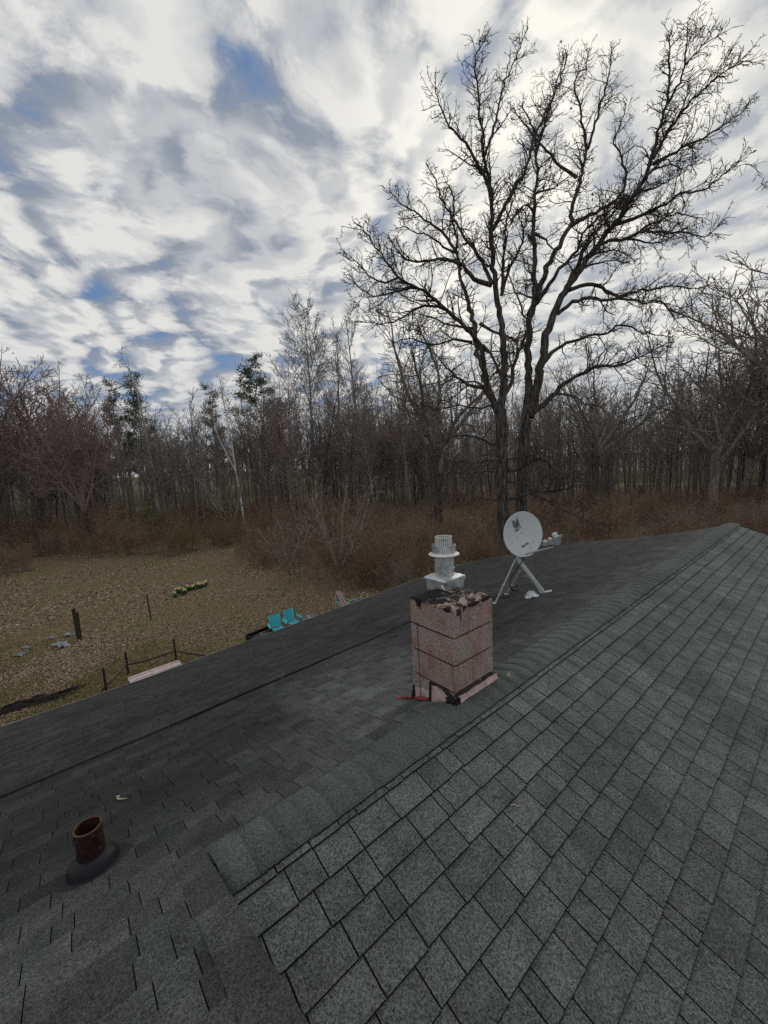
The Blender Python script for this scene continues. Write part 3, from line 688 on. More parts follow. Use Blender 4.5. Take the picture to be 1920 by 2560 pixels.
P = [atdepth(1314, 1390, DD - .02), atdepth(1300, 1412, DD - .06), atdepth(1280, 1440, DD - .06), atdepth(1275, 1462, DD)] + [onroof(*onF(*p)[:2], .02) for p in ((1283, 1478), (1298, 1475), (1295, 1466), (1282, 1470), (1268, 1480), (1254, 1488), (1244, 1495))]
rope('dish_cable', P, .0085, M_CABLE, 'black cable looping down from the satellite dish to the roof', 'cable')
P = [onroof(*onF(*p)[:2], .012) for p in ((1248, 1497), (1270, 1494), (1290, 1484), (1285, 1476), (1265, 1484), (1240, 1498), (1228, 1498))]
rope('cable_loop', P, .007, M_CABLE, 'loose coil of black cable lying beneath the satellite dish', 'cable')

# ------------------------------------------------------------------ bits lying on the roof
M_LICH = flat('pale_twig', (0.40, 0.38, 0.26), .9, var=.3, scale=80)
bits = [('N', 1287, 2062, 'short pale twig on front slope below the chimney', .05), ('N', 1290, 2020, 'dry pale twig on front slope by the small dark pebble', .07), ('F', 1270, 1692, 'pale broken twig on the ridge cap right of the chimney', .12),
        ('N', 1440, 1778, 'tiny curled leaf scrap on the upper front slope', .035), ('F', 870, 1607, 'pale bent bark scrap beside the cable on the dark slope', .09), ('F', 300, 2000, 'thin pale straw on the dark slope above the vent pipe', .14), ('F', 705, 1697, 'small white scrap under the cable on the dark slope', .05)]
def onN(px, py):
    q = ray(px, py); s_ = (ZR + XR * TN - CAM[2] - CAM[0] * TN) / (q[2] + q[0] * TN); return CAM + q * s_
for side, px_, py_, lab, L_ in bits:
    P0 = onN(px_, py_) if side == 'N' else onF(px_, py_); a_ = rr.uniform(0, 3.1); pts = []
    for k_ in range(6):
        s_ = k_ / 5 - .5; x_ = P0[0] + s_ * L_ * math.cos(a_) + rr.uniform(-.1, .1) * L_; y_ = P0[1] + s_ * L_ * math.sin(a_) + rr.uniform(-.1, .1) * L_
        pts.append((x_ - P0[0], y_ - P0[1], (float(Nz(x_)) if side == 'N' else float(Fz(x_, y_))) + .016 - P0[2]))
    o = MB().tube(pts, [L_ * .02, L_ * .05, L_ * .035, L_ * .05, L_ * .03, L_ * .015], 5).build('twig', M_LICH, None, tuple(P0)); tag(o, lab, 'twig')
P0 = onN(1238, 1994); o = MB().lathe([(.001, .019), (.008, .017), (.013, .009), (.011, .001)], k=9).build('pebble', M_DGREY, None, (P0[0], P0[1], P0[2] + .008)); tag(o, 'small dark round pebble on the front slope shingles', 'pebble')

# ------------------------------------------------------------------ trees
def tube_batch(P, R, k):
    """P (B,n,3), R (B,n): returns verts, quad faces"""
    B, n = P.shape[:2]
    T = np.empty_like(P); T[:, 1:-1] = P[:, 2:] - P[:, :-2]; T[:, 0] = P[:, 1] - P[:, 0]; T[:, -1] = P[:, -1] - P[:, -2]
    T /= np.linalg.norm(T, axis=2, keepdims=True) + 1e-9
    D = P[:, -1] - P[:, 0]; ax = np.argmin(np.abs(D), axis=1); ref = np.eye(3)[ax][:, None, :]
    N = np.cross(T, ref); N /= np.linalg.norm(N, axis=2, keepdims=True) + 1e-9; Bn = np.cross(T, N)
    a = np.arange(k) * 2 * np.pi / k
    V = P[:, :, None] + R[:, :, None, None] * (N[:, :, None] * np.cos(a)[:, None] + Bn[:, :, None] * np.sin(a)[:, None])
    base = (np.arange(B) * n * k)[:, None, None]; i = np.arange(n - 1)[None, :, None]; j = np.arange(k)[None, None, :]; j2 = (j + 1) % k
    F = np.stack([base + i * k + j, base + i * k + j2, base + (i + 1) * k + j2, base + (i + 1) * k + j], -1).reshape(-1, 4)
    return V.reshape(-1, 3), F
def wood_mesh(name, paths):
    """paths: list of (points, radii, sides)"""
    grp = {}
    for p, r, k in paths: grp.setdefault((len(p), k), []).append((p, r))
    VV, FF, o = [], [], 0
    for (n, k), L in grp.items():
        V, F = tube_batch(np.array([a for a, _ in L], float), np.array([b for _, b in L], float), k)
        VV.append(V); FF.append(F + o); o += len(V)
    return mesh_np(name, np.concatenate(VV), np.concatenate(FF), True)
def unit(v):
    l = math.sqrt(v[0] * v[0] + v[1] * v[1] + v[2] * v[2]) + 1e-9; return (v[0] / l, v[1] / l, v[2] / l)
def perp(rg, d):
    while True:
        v = (rg.gauss(0, 1), rg.gauss(0, 1), rg.gauss(0, 1)); k = v[0] * d[0] + v[1] * d[1] + v[2] * d[2]
        p = (v[0] - k * d[0], v[1] - k * d[1], v[2] - k * d[2])
        if p[0] ** 2 + p[1] ** 2 + p[2] ** 2 > .01: return unit(p)
NSEG = (10, 7, 5, 4, 3)
SIDES = (9, 5, 3, 3, 3)
def branch(rg, p, d, L, r, lev, S, out, r_end=None):
    """grow one branch and its children; S = settings"""
    n = NSEG[lev]; pts = [p]; rad = [r]; step = L / (n - 1); re = r_end if r_end is not None else max(S['rmin'], r * S.get('taper', .35))
    for i in range(1, n):
        g = S['gnarl'][lev]; up = S['up'][lev]
        d = unit((d[0] + rg.gauss(0, g), d[1] + rg.gauss(0, g), d[2] + rg.gauss(0, g) + up))
        p = (p[0] + d[0] * step, p[1] + d[1] * step, p[2] + d[2] * step); pts.append(p); rad.append(r + (re - r) * i / (n - 1))
    out.append((pts, rad, SIDES[lev], lev))
    if lev + 1 < S['levels']: children(rg, pts, rad, L, lev, S, out)
    return pts
def children(rg, pts, rad, L, lev, S, out, t0=None):
    n = len(pts); cnt = S['kids'][lev]; cnt = max(1, int(cnt * S.get('len_scale', lambda L, lev: 1)(L, lev) + rg.random()))
    lo = S['start'][lev] if t0 is None else t0
    for c in range(cnt):
        t = lo + (1 - lo) * ((c + rg.random()) / cnt); x = min(t * (n - 1), n - 1.001); i = int(x); f = x - i
        q = tuple(pts[i][k] + (pts[i + 1][k] - pts[i][k]) * f for k in range(3)); rr_ = rad[i] + (rad[i + 1] - rad[i]) * f
        dd = unit(tuple(pts[i + 1][k] - pts[i][k] for k in range(3))); s = perp(rg, dd); a = math.radians(rg.uniform(*S['angle'][lev]))
        nd = tuple(dd[k] * math.cos(a) + s[k] * math.sin(a) for k in range(3))
        l = L * rg.uniform(*S['ratio'][lev]) * (1 - S['fall'][lev] * (t - lo) / (1 - lo + 1e-6))
        branch(rg, q, nd, l, max(S['rmin'], min(rr_ * .75, rr_ * S['rr'][lev])), lev + 1, S, out)
    return out
def bark(name, a, b2, scale=14.0, stretch=.16):
    m, t, b = newmat(name, 0.95, 0, .1); pos = t.node('ShaderNodeTexCoord').outputs['Object']
    n_ = t.noise(t.vmath('MULTIPLY', pos, (1, 1, stretch)), scale, 4, .65)
    t.put(b.inputs['Base Color'], t.mix(t.smooth(n_, .35, .66), a, b2))
    bp = t.node('ShaderNodeBump', Strength=0.9, Distance=0.03, Height=n_); t.put(b.inputs['Normal'], bp.outputs[0]); return m
B_OAK = bark('oak_bark', (0.026, 0.023, 0.021), (0.135, 0.120, 0.106))
B_GREY = bark('grey_bark', (0.115, 0.104, 0.094), (0.33, 0.302, 0.274))
B_BROWN = bark('brown_twig', (0.155, 0.128, 0.108), (0.33, 0.278, 0.236))
B_RED = bark('red_brown_twig', (0.135, 0.095, 0.068), (0.36, 0.255, 0.18))
B_MAUVE = bark('mauve_twig', (0.165, 0.124, 0.116), (0.33, 0.256, 0.232))
B_OLIVE = bark('olive_twig', (0.105, 0.098, 0.048), (0.23, 0.21, 0.1))
B_BIRCH = bark('birch_bark', (0.38, 0.36, 0.34), (0.80, 0.78, 0.74), 9, 1.6)
B_DEAD = bark('bleached_dead_wood', (0.16, 0.135, 0.11), (0.55, 0.48, 0.40), 8, .2)
B_ASPEN = bark('aspen_bark', (0.10, 0.10, 0.095), (0.30, 0.30, 0.28), 8, .5)
M_BUD = flat('red_buds', (0.13, 0.050, 0.040), .9, var=.4, scale=3); M_BUDG = flat('pale_buds', (0.17, 0.165, 0.10), .9, var=.35, scale=3)
M_NEED = flat('pine_needles', (0.060, 0.080, 0.040), .9, var=.5, scale=1.2); M_OLEAF = flat('young_olive_leaves', (0.16, 0.155, 0.05), .9, var=.4, scale=2)
M_DRYLEAF = flat('dry_brown_leaf', (0.085, 0.055, 0.034), .9, var=.4, scale=8)

def leaves_mesh(name, pts, size, rs_, aspect=.55, bend=.25):
    pts = np.asarray(pts, float); n = len(pts)
    a = rs_.normal(size=(n, 3)); a /= np.linalg.norm(a, axis=1, keepdims=True); b = rs_.normal(size=(n, 3)); b -= a * (a * b).sum(1, keepdims=True); b /= np.linalg.norm(b, axis=1, keepdims=True); c = np.cross(a, b)
    s = (size * rs_.uniform(.6, 1.4, n))[:, None]
    V = np.stack([pts, pts + a * s * .5 + b * s * aspect * .5 + c * s * bend * .5, pts + a * s, pts + a * s * .5 - b * s * aspect * .5 + c * s * bend * .5], 1).reshape(-1, 3)
    return mesh_np(name, V, np.arange(4 * n).reshape(-1, 4))
def tips(out, lev_min, rg, per=1, jit=.12):
    P = []
    for pts, rad, k, lev in out:
        if lev >= lev_min:
            for _ in range(per):
                q = pts[rg.randrange(max(1, len(pts) - 2), len(pts))]; P.append((q[0] + rg.gauss(0, jit), q[1] + rg.gauss(0, jit), q[2] + rg.gauss(0, jit)))
    return P
def split_wood(out):
    return [(p, r, k) for p, r, k, l in out if l == 0], [(p, r, k) for p, r, k, l in out if l > 0]

class Proto:
    """meshes of a tree: trunk, crown, extras [(name, mesh, material)]"""
    def __init__(s, kind, trunk, crown, m_trunk, m_crown, extra=()):
        s.kind = kind; s.tm = wood_mesh('trunk', trunk); s.cm = wood_mesh('crown', crown)
        s.tm.materials.append(m_trunk); s.cm.materials.append(m_crown); s.extra = extra
        for _, me, mt in extra: me.materials.append(mt)
    def place(s, name, label, cat, loc, h=1.0, rz=0.0, lean=(0, 0), group=None, wid=1.0):
        o = thing(name, label, cat, (loc[0], loc[1], float(ground_h(loc[0], loc[1])) - .05), group); o.scale = (h * wid, h * wid, h); o.rotation_euler = (lean[0], lean[1], rz)
        sh = s.kind == 'shrub'
        for nm, me in [('stems' if sh else 'trunk', s.tm), ('twigs' if sh else 'crown', s.cm)] + [(a, b_) for a, b_, _ in s.extra]:
            c = bpy.data.objects.new(nm, me); C.objects.link(c); c.parent = o
            if nm != 'trunk': c['kind'] = 'stuff'
        return o
def lens(L0):
    return lambda L, lev: max(.35, min(2.0, L / L0[lev]))
# unit-height prototypes are grown at real size for a 18 m tree
def slender(seed, H=18.0, r=.16, low=.30, spread=1.0, up=.10, dense=1.0, rmin=.016):
    rg = random.Random(seed); out = []
    S = dict(levels=4, rmin=rmin, taper=.25, gnarl=(.035, .10, .16, .2), up=(.03, up, .09, .06), kids=(26 * dense, 7 * dense, 4.2, 0), start=(low, .2, .15, 0), angle=((28, 58), (25, 60), (25, 65), (0, 0)),
             ratio=((.16 * spread, .30 * spread), (.30, .55), (.35, .6), (0, 0)), fall=(.55, .45, .4, 0), rr=(.42, .5, .6, 0), len_scale=lens((H, 3.2, 1.2, 1)))
    branch(rg, (0, 0, 0), (rg.gauss(0, .03), rg.gauss(0, .03), 1), H, r, 0, S, out, r_end=.02)
    return out
def spreading(seed, H=14.0, r=.26, trunk=.28, limbs=6, dense=1.0, gn=.14, rmin=.016, ang=(18, 48)):
    rg = random.Random(seed); out = []
    S = dict(levels=4, rmin=rmin, taper=.28, gnarl=(gn * .8, gn, gn * 1.4, .2), up=(.05, .05, .05, .03), kids=(13 * dense, 7 * dense, 4.5, 0), start=(.18, .12, .1, 0), angle=((25, 60), (28, 65), (30, 70), (0, 0)),
             ratio=((.28, .50), (.32, .58), (.35, .6), (0, 0)), fall=(.45, .45, .4, 0), rr=(.5, .55, .6, 0), len_scale=lens((8, 3.4, 1.3, 1)))
    d0 = unit((rg.gauss(0, .05), rg.gauss(0, .05), 1)); n = 10; pts = [(0, 0, 0)]; Lt = H * trunk
    for i in range(1, n): pts.append((pts[-1][0] + d0[0] * Lt / (n - 1) + rg.gauss(0, .03), pts[-1][1] + d0[1] * Lt / (n - 1) + rg.gauss(0, .03), Lt * i / (n - 1)))
    out.append((pts, [r * (1.25 if i == 0 else 1.0 - .22 * i / (n - 1)) for i in range(n)], 9, 0))
    for k in range(limbs):
        a = 2 * math.pi * (k + rg.random() * .6) / limbs; tilt = math.radians(rg.uniform(*ang)) * (0.35 if k == 0 else 1)
        q = pts[-1] if k < limbs - 2 else pts[rg.randrange(6, 9)]
        d = (math.sin(tilt) * math.cos(a), math.sin(tilt) * math.sin(a), math.cos(tilt))
        branch(rg, q, d, (H - Lt) * rg.uniform(.75, 1.02), r * rg.uniform(.42, .62), 0, S, out, r_end=.022)
    # limbs beyond the trunk count as crown
    return [out[0]] + [(p, r_, k_, max(l, 1)) for p, r_, k_, l in out[1:]]
def shrub(seed, H=2.6, stems=26, spread=.5, dense=1.0, rmin=.008):
    rg = random.Random(seed); out = []
    S = dict(levels=3, rmin=rmin, taper=.4, gnarl=(.0, .09, .15, .2), up=(0, .05, .05, 0), kids=(0, 7 * dense, 4 * dense, 0), start=(0, .2, .15, 0), angle=((0, 0), (18, 50), (25, 60), (0, 0)), ratio=((0, 0), (.25, .5), (.3, .6), (0, 0)), fall=(0, .4, .4, 0), rr=(.5, .6, .7, 0))
    S['levels'] = 4
    for k in range(stems):
        a = rg.uniform(0, 6.28); tl = abs(rg.gauss(0, spread)); q = (rg.gauss(0, .5), rg.gauss(0, .5), -.03)
        branch(rg, q, (math.sin(tl) * math.cos(a), math.sin(tl) * math.sin(a), math.cos(tl)), H * rg.uniform(.55, 1.1), rg.uniform(.010, .020), 1, S, out)
    return out
def conifer(seed, H=17.0, base=.35, r=.17, wid=.20, n=46, sparse=1.0):
    rg = random.Random(seed); out = []; P = []
    pts = [(rg.gauss(0, .04) * i, rg.gauss(0, .04) * i, H * i / 9) for i in range(10)]
    out.append((pts, [r * (1 - .9 * i / 9) for i in range(10)], 9, 0))
    for k in range(n):
        t = base + (1 - base) * (k + rg.random()) / n; x = min(t * 9, 8.99); i = int(x); f = x - i; q = tuple(pts[i][j] + (pts[i + 1][j] - pts[i][j]) * f for j in range(3))
        L = H * wid * (1 - ((t - base) / (1 - base)) ** 1.15) * rg.uniform(.55, 1.15) + .35; a = rg.uniform(0, 6.28); el = rg.uniform(-.15, .45)
        d = (math.cos(a) * math.cos(el), math.sin(a) * math.cos(el), math.sin(el)); bp_ = [q]
        for s in range(1, 7): d = unit((d[0] + rg.gauss(0, .08), d[1] + rg.gauss(0, .08), d[2] + .05)); bp_.append(tuple(bp_[-1][j] + d[j] * L / 6 for j in range(3)))
        out.append((bp_, [.03 * (1 - .7 * s / 6) for s in range(7)], 3, 1))
        for s in range(int(26 * sparse * L / 2)):
            u = rg.uniform(.25, 1.05); x = min(u * 6, 5.99); i = int(x); f = x - i
            b_ = tuple(bp_[i][j] + (bp_[i + 1][j] - bp_[i][j]) * f + rg.gauss(0, .16 + .05 * L) * (.6 if j == 2 else 1) for j in range(3))
            for _ in range(9): P.append(tuple(b_[j] + rg.gauss(0, .13) for j in range(3)))
    return out, P
rsn = np.random.RandomState(3)
protos = {}
def reg(key, kind, out, mt, mc, buds=None):
    tr, cr = split_wood(out); ex = []
    if buds:
        P, size, mat, nm = buds; ex = [(nm, leaves_mesh(nm, P, size, rsn), mat)]
    protos[key] = Proto(kind, tr, cr, mt, mc, ex)
for i in range(5): reg('slender%d' % i, 'slender', slender(100 + i, spread=(.8, 1.0, 1.2, .9, 1.1)[i], low=(.25, .18, .35, .2, .12)[i]), (B_OAK, B_OAK, B_GREY, B_OAK, B_GREY)[i], (B_BROWN, B_GREY, B_MAUVE, B_BROWN, B_GREY)[i])
for i in range(3): reg('spread%d' % i, 'spread', spreading(200 + i, limbs=(6, 5, 7)[i]), B_GREY, (B_BROWN, B_GREY, B_BROWN)[i])
for i in range(2):
    o_ = spreading(210 + i, limbs=7, dense=1.05, gn=.10, ang=(12, 40)); rg = random.Random(i); reg('maple%d' % i, 'maple', o_, B_OAK, B_MAUVE, (tips(o_, 3, rg, 1), .10, M_BUD, 'buds'))
o_ = slender(150, spread=1.25, low=.40, dense=1.1, up=.14); reg('aspen', 'aspen', o_, B_ASPEN, B_ASPEN, (tips(o_, 3, random.Random(5), 1, .08), .12, M_BUDG, 'buds'))
reg('oak_mid', 'oak', spreading(230, H=16, r=.34, trunk=.34, limbs=7, gn=.20, dense=.72, ang=(20, 68)), B_OAK, B_GREY)
for i, (b_, s_) in enumerate(((.38, 1.0), (.55, .8), (.30, 1.2))):
    o_, P = conifer(300 + i, base=b_, sparse=s_, wid=(.17, .19, .14)[i]); reg('pine%d' % i, 'pine', o_, B_GREY, B_GREY, (P, .17, M_NEED, 'needles'))
for i in range(3): reg('brush%d' % i, 'shrub', [(p, r, k, 0 if j % 7 == 0 else 1) for j, (p, r, k, l) in enumerate(shrub(400 + i, H=(3.6, 4.8, 3.0)[i], stems=(28, 24, 32)[i], spread=(.34, .28, .42)[i]))], B_RED, (B_RED, B_RED, B_BROWN)[i])
o_ = shrub(420, H=3.6, stems=30, spread=.5); reg('olive', 'shrub', [(p, r, k, 0 if j % 9 == 0 else 1) for j, (p, r, k, l) in enumerate(o_)], B_OLIVE, B_OLIVE, (tips(o_, 2, random.Random(9), 2, .06), .05, M_OLEAF, 'leaves'))
reg('smalltree', 'small', spreading(240, H=5.2, r=.075, trunk=.16, limbs=8, dense=1.0, gn=.10, rmin=.009, ang=(15, 50)), B_GREY, B_BROWN)
reg('sapling', 'sapling', slender(170, H=3.2, r=.018, low=.3, dense=.35, spread=.9, rmin=.005), B_BROWN, B_RED)

def by_height(base, top):
    """distance from the foot pixel, height in metres from the top pixel"""
    G = ground(*base); q = ray(*top); dist = np.hypot(G[0], G[1]); k = dist / np.hypot(q[0], q[1]); return G, CAM[2] + q[2] * k
H0 = {'slender': 18.0, 'spread': 14.0, 'maple': 14.0, 'aspen': 18.0, 'oak': 16.0, 'pine': 17.0, 'small': 5.2, 'shrub': 3.0}
def hero(key, base, top, name, label, cat='tree', rz=0.0, lean=(0, 0), wid=1.0):
    G, H = by_height(base, top); p = protos[key]; return p.place(name, label, cat, G, H / H0[p.kind] * 1.02, rz, lean, None, wid)
hero('maple0', (112, 1362), (95, 885), 'maple_tree', 'large budding tree with thick dark trunk at the far left edge', rz=.4, wid=1.0)
hero('maple1', (232, 1375), (200, 990), 'maple_tree', 'reddish budding tree just right of the large tree at the left edge', rz=1.4, wid=.8)
hero('pine0', (372, 1275), (368, 935), 'pine_tree', 'dark pine standing behind the dead leaning tree', rz=.4)
hero('pine2', (318, 1280), (322, 958), 'pine_tree', 'narrow evergreen just left of the dead leaning tree', rz=2.2)
hero('pine2', (552, 1262), (548, 965), 'pine_tree', 'slim evergreen top behind the white birch', rz=1.0)
hero('pine1', (668, 1240), (655, 888), 'pine_tree', 'tallest pine with open green top left of the pale aspen', rz=.2, wid=1.15)
hero('aspen', (785, 1205), (758, 770), 'aspen_tree', 'tall pale aspen with fine buds against the clouds', rz=.7, lean=(0, 0))
hero('slender1', (852, 1225), (845, 805), 'bare_tree', 'dark bare tree just right of the pale aspen', rz=2.0, wid=1.0)
hero('slender4', (912, 1235), (880, 760), 'bare_tree', 'tall bushy bare tree between the pale aspen and the big oaks', rz=3.0, wid=1.15)
hero('slender3', (745, 1345), (742, 1035), 'bare_tree', 'slim dark tree beside the fallen logs, right of them', rz=1.2)
hero('slender0', (682, 1330), (668, 1000), 'bare_tree', 'thin dark tree standing at the fallen logs', rz=.2)
hero('smalltree', (860, 1458), (870, 1165), 'small_tree', 'small spreading bare tree in front of the thicket above the lawn chairs', rz=.2)
hero('smalltree', (722, 1452), (712, 1290), 'small_tree', 'low bare tree leaning over the leaf litter above the turquoise chairs', rz=2.0, wid=1.25)
hero('smalltree', (575, 1345), (560, 1150), 'small_tree', 'small bare tree below the white birch', rz=4.0)
hero('oak_mid', (1097, 1345), (1065, 720), 'oak_tree', 'bare oak standing left of and behind the two big oaks', rz=.9, wid=.9)
hero('oak_mid', (1480, 1290), (1500, 830), 'oak_tree', 'bare oak behind the big oaks, just to their right', rz=2.6, wid=.95)
hero('spread1', (1775, 1300), (1850, 690), 'bare_tree', 'big forked bare tree at the right behind the roof peak', rz=.5, lean=(0, .05))
hero('spread2', (1850, 1270), (1905, 800), 'bare_tree', 'leaning bare tree at the far right edge', rz=1.5, lean=(.02, .10))
hero('spread0', (2030, 1330), (2010, 520), 'bare_tree', 'bare tree reaching in from beyond the right edge', rz=1.1, lean=(0, -.05))
hero('maple1', (-60, 1390), (-45, 830), 'maple_tree', 'bare tree reaching in from beyond the left edge', rz=2.1)

# dead leaning snag and white birch: traced stems
def traced(rg, S, depth, px, r0, r1, out, dd=0.0, lev=0, n=10):
    """px: list of photo points -> resampled 3-D limb; returns pts, rad"""
    px = np.array(px, float); s = np.concatenate([[0], np.cumsum(np.hypot(*np.diff(px, axis=0).T))]); u = np.linspace(0, s[-1], n)
    X = np.interp(u, s, px[:, 0]); Y = np.interp(u, s, px[:, 1]); t = u / s[-1]
    pts = [tuple(atdepth(X[i], Y[i], depth + dd * t[i] ** 1.2)) for i in range(n)]; rad = [r0 + (r1 - r0) * t[i] for i in range(n)]
    return pts, rad
def root_thing(name, label, cat, base):
    o = thing(name, label, cat, tuple(base)); return o
def add_wood(o, nm, paths, mat):
    b_ = np.array(o.location); paths = [([tuple(np.array(p) - b_) for p in P], R, k) for P, R, k in paths]
    return link(nm, wood_mesh(nm, paths), mat, o)
G = ground(400, 1318); dp = float((G - CAM) @ FWD); rg = random.Random(31); out = []
S = dict(levels=3, rmin=.035, taper=.4, gnarl=(.1, .22, .28, .3), up=(0, -.03, -.05, 0), kids=(0, 4, 3, 0), start=(0, .2, .2, 0), angle=((50, 95), (30, 70), (30, 70), (0, 0)), ratio=((.1, .2), (.3, .6), (.3, .6), (0, 0)), fall=(.3, .3, .3, 0), rr=(.4, .5, .6, 0))
tp, tr = traced(rg, S, dp, [(400, 1318), (391, 1230), (380, 1160), (366, 1090), (352, 1020), (338, 960), (325, 930), (312, 905), (298, 878)], .32, .045, out)
tp2, tr2 = traced(rg, S, dp, [(328, 938), (322, 915), (318, 893)], .07, .03, out, n=7)
o = root_thing('dead_tree', 'dead leaning tree with bleached broken branches behind the clearing', 'tree', G)
children(rg, tp, tr, 16, 0, dict(S, kids=(30, 4, 3, 0)), out, t0=.12)
add_wood(o, 'trunk', [(tp, tr, 9)], B_DEAD); add_wood(o, 'crown', [(tp2, tr2, 5)] + [(p, r, k) for p, r, k, l in out], B_DEAD)
G = ground(612, 1312); dp = float((G - CAM) @ FWD); rg = random.Random(32)
o = root_thing('birch_tree', 'white birch with two leaning stems behind the clearing', 'tree', G); out = []
t1 = traced(rg, S, dp, [(612, 1312), (601, 1240), (589, 1175), (580, 1110), (568, 1050), (556, 990), (549, 940)], .20, .05, out)
t2 = traced(rg, S, dp, [(589, 1178), (570, 1140), (552, 1108), (538, 1070), (530, 1035)], .12, .045, out, n=7)
S2 = dict(S, up=(0, .06, .06, 0), rmin=.016, levels=4); children(rg, *t1, 13, 0, dict(S2, kids=(16, 5, 3, 0), angle=((25, 50), (30, 60), (30, 60), (0, 0))), out, t0=.5); children(rg, *t2, 7, 0, dict(S2, kids=(9, 5, 3, 0), angle=((25, 50), (30, 60), (30, 60), (0, 0))), out, t0=.4)
tr_ = add_wood(o, 'trunk', [(t1[0], t1[1], 8)], B_BIRCH); add_wood(o, 'second_stem', [(t2[0], t2[1], 7)], B_BIRCH); add_wood(o, 'crown', [(p, r, k) for p, r, k, l in out], B_GREY)

# ------------------------------------------------------------------ the two big oaks: limbs follow the photograph, twigs grown from them
OD = 17.0                                                     # distance of the oak trunks
crops = {'A': (860, 400, 2.592), 'B': (1100, 0, 2.074), 'C': (1300, 400, 2.676), 'D': (1000, 850, 3.19), 'E': (840, 0, 1.536)}
def pxs(s):
    out = []; cur = None
    for tok in s.split():
        if tok in crops: cur = crops[tok]; continue
        x, y = map(float, tok.split(',')); out.append((cur[0] + x / cur[2], cur[1] + y / cur[2]))
    return out
LEFT = [  # (pixels, start radius px, end radius px, depth swing)
 ('D 835,1650 825,1500 815,1200 815,950 810,700 800,560', 13.5, 14.5, 0),
 ('D 790,600 755,520 700,380 650,200 610,60 A 850,1080 820,980 785,860 750,740 735,600 715,480 705,360 712,250 690,180', 9, 1.5, 1.0),
 ('D 805,580 815,420 832,300 835,150 A 1020,1050 1000,940 985,860 970,720 958,560 955,440 E 600,770 590,690 565,600 560,500 550,420 540,330 535,250 550,160', 10, 1.2, -.6),
 ('A 965,450 1010,370 1080,240 1110,170 E 730,640 760,530 810,430 850,330 890,210', 6, 1.2, 2.2),
 ('E 600,760 575,690 530,610 490,540 440,490 400,410 380,330', 5, 1.0, -1.6),
 ('E 570,600 610,480 640,340 680,240 725,140', 4, .9, 1.2),
 ('A 955,810 850,780 800,730 780,680 700,650 620,640 540,660 470,660 400,640 350,600 290,520', 6.5, 1.2, -2.2),
 ('A 960,800 940,755 870,620 790,510 710,390 640,260 590,130 540,30', 5.5, 1.2, 2.5),
 ('D 745,490 690,405 A 900,1230 830,1130 740,1040 650,960 560,880 480,830 400,800 340,760 300,680 230,600 170,510 120,430', 8, 1.2, -2.5),
 ('A 470,830 400,830 280,870 180,890 110,830 60,800', 3.2, .9, 1.2),
 ('A 345,765 250,800 170,760 90,660 40,640', 3.0, .9, -1.2),
 ('A 640,950 500,940 420,990 330,1050 250,1060 160,1050', 4, .9, -1.5),
 ('A 735,610 660,480 580,430 500,370 420,310 350,260 310,210', 4.2, 1.0, -1.6),
 ('A 720,600 640,560 560,490 480,470 400,440 350,440', 3.2, .9, 1.5),
 ('D 690,385 620,375 560,360 470,310 410,250 360,200 300,130 240,60', 5.5, 1.0, -3.0),
 ('D 770,830 720,825 640,790 560,760 470,760 380,790 280,820 180,860 90,880', 3.6, 1.0, -2.5),
 ('D 790,1045 640,1050 480,1060 380,1050 260,1090', 3.2, .9, -2.0),
 ('D 790,950 620,980 500,970 380,980 270,900', 2.6, .9, 2.0),
 ('D 740,520 620,550 500,520 420,530 300,560 200,520', 3.0, .9, 2.5),
 ('D 850,1030 930,1050 1020,990 1100,940 1180,960 1230,1020 1330,1060 1420,1130', 6.0, 1.0, -3.0),
 ('D 850,1265 960,1260 1060,1210 1180,1200 1300,1190 1400,1150 1500,1170 1659,1180', 4.2, 1.0, -3.0),
 ('D 1060,1210 1200,1300 1350,1380 1500,1450 1620,1470', 3.0, .9, -1.5),
 ('D 850,1130 930,1140 1010,1150 1060,1200', 2.4, .9, -1.5),
 ('D 820,880 860,950 960,940 1050,960', 2.8, 1.0, -1.5),
 ('D 800,1300 740,1270 640,1270 560,1290', 2.4, .8, -1.0),
 ('D 830,440 900,340 900,230 A 1180,1130 1205,1060 1160,1000 1130,900 1110,840 1060,740', 6.0, 1.2, 1.5),
 ('A 1020,880 1060,720 1120,610 1165,540 1170,440 1190,310 1230,230', 5, 1.1, -2.0),
 ('A 1025,860 1030,700 1040,560 1050,420 1070,330 1110,200 1160,100', 4.5, 1.0, -2.6),
 ('D 850,330 780,240 740,120 650,60 560,30 480,40', 5.0, 1.1, 2.2),
 ('D 700,380 600,330 520,330 430,290 330,290', 3, .9, 3.0),
 ('A 880,1060 960,1110 1060,1150 1130,1170 1180,1110', 4.2, 1.2, -1.8),
 ('A 900,1200 960,1260 990,1340 1050,1400 1080,1330', 4, 1.2, -2.0),
 ('A 850,1090 740,1080 640,1060 560,1010 480,1000', 3.6, 1.0, 2.0),
 ('A 830,1180 700,1160 600,1200 500,1180 420,1150 330,1190', 3.6, 1.0, -2.0),
]
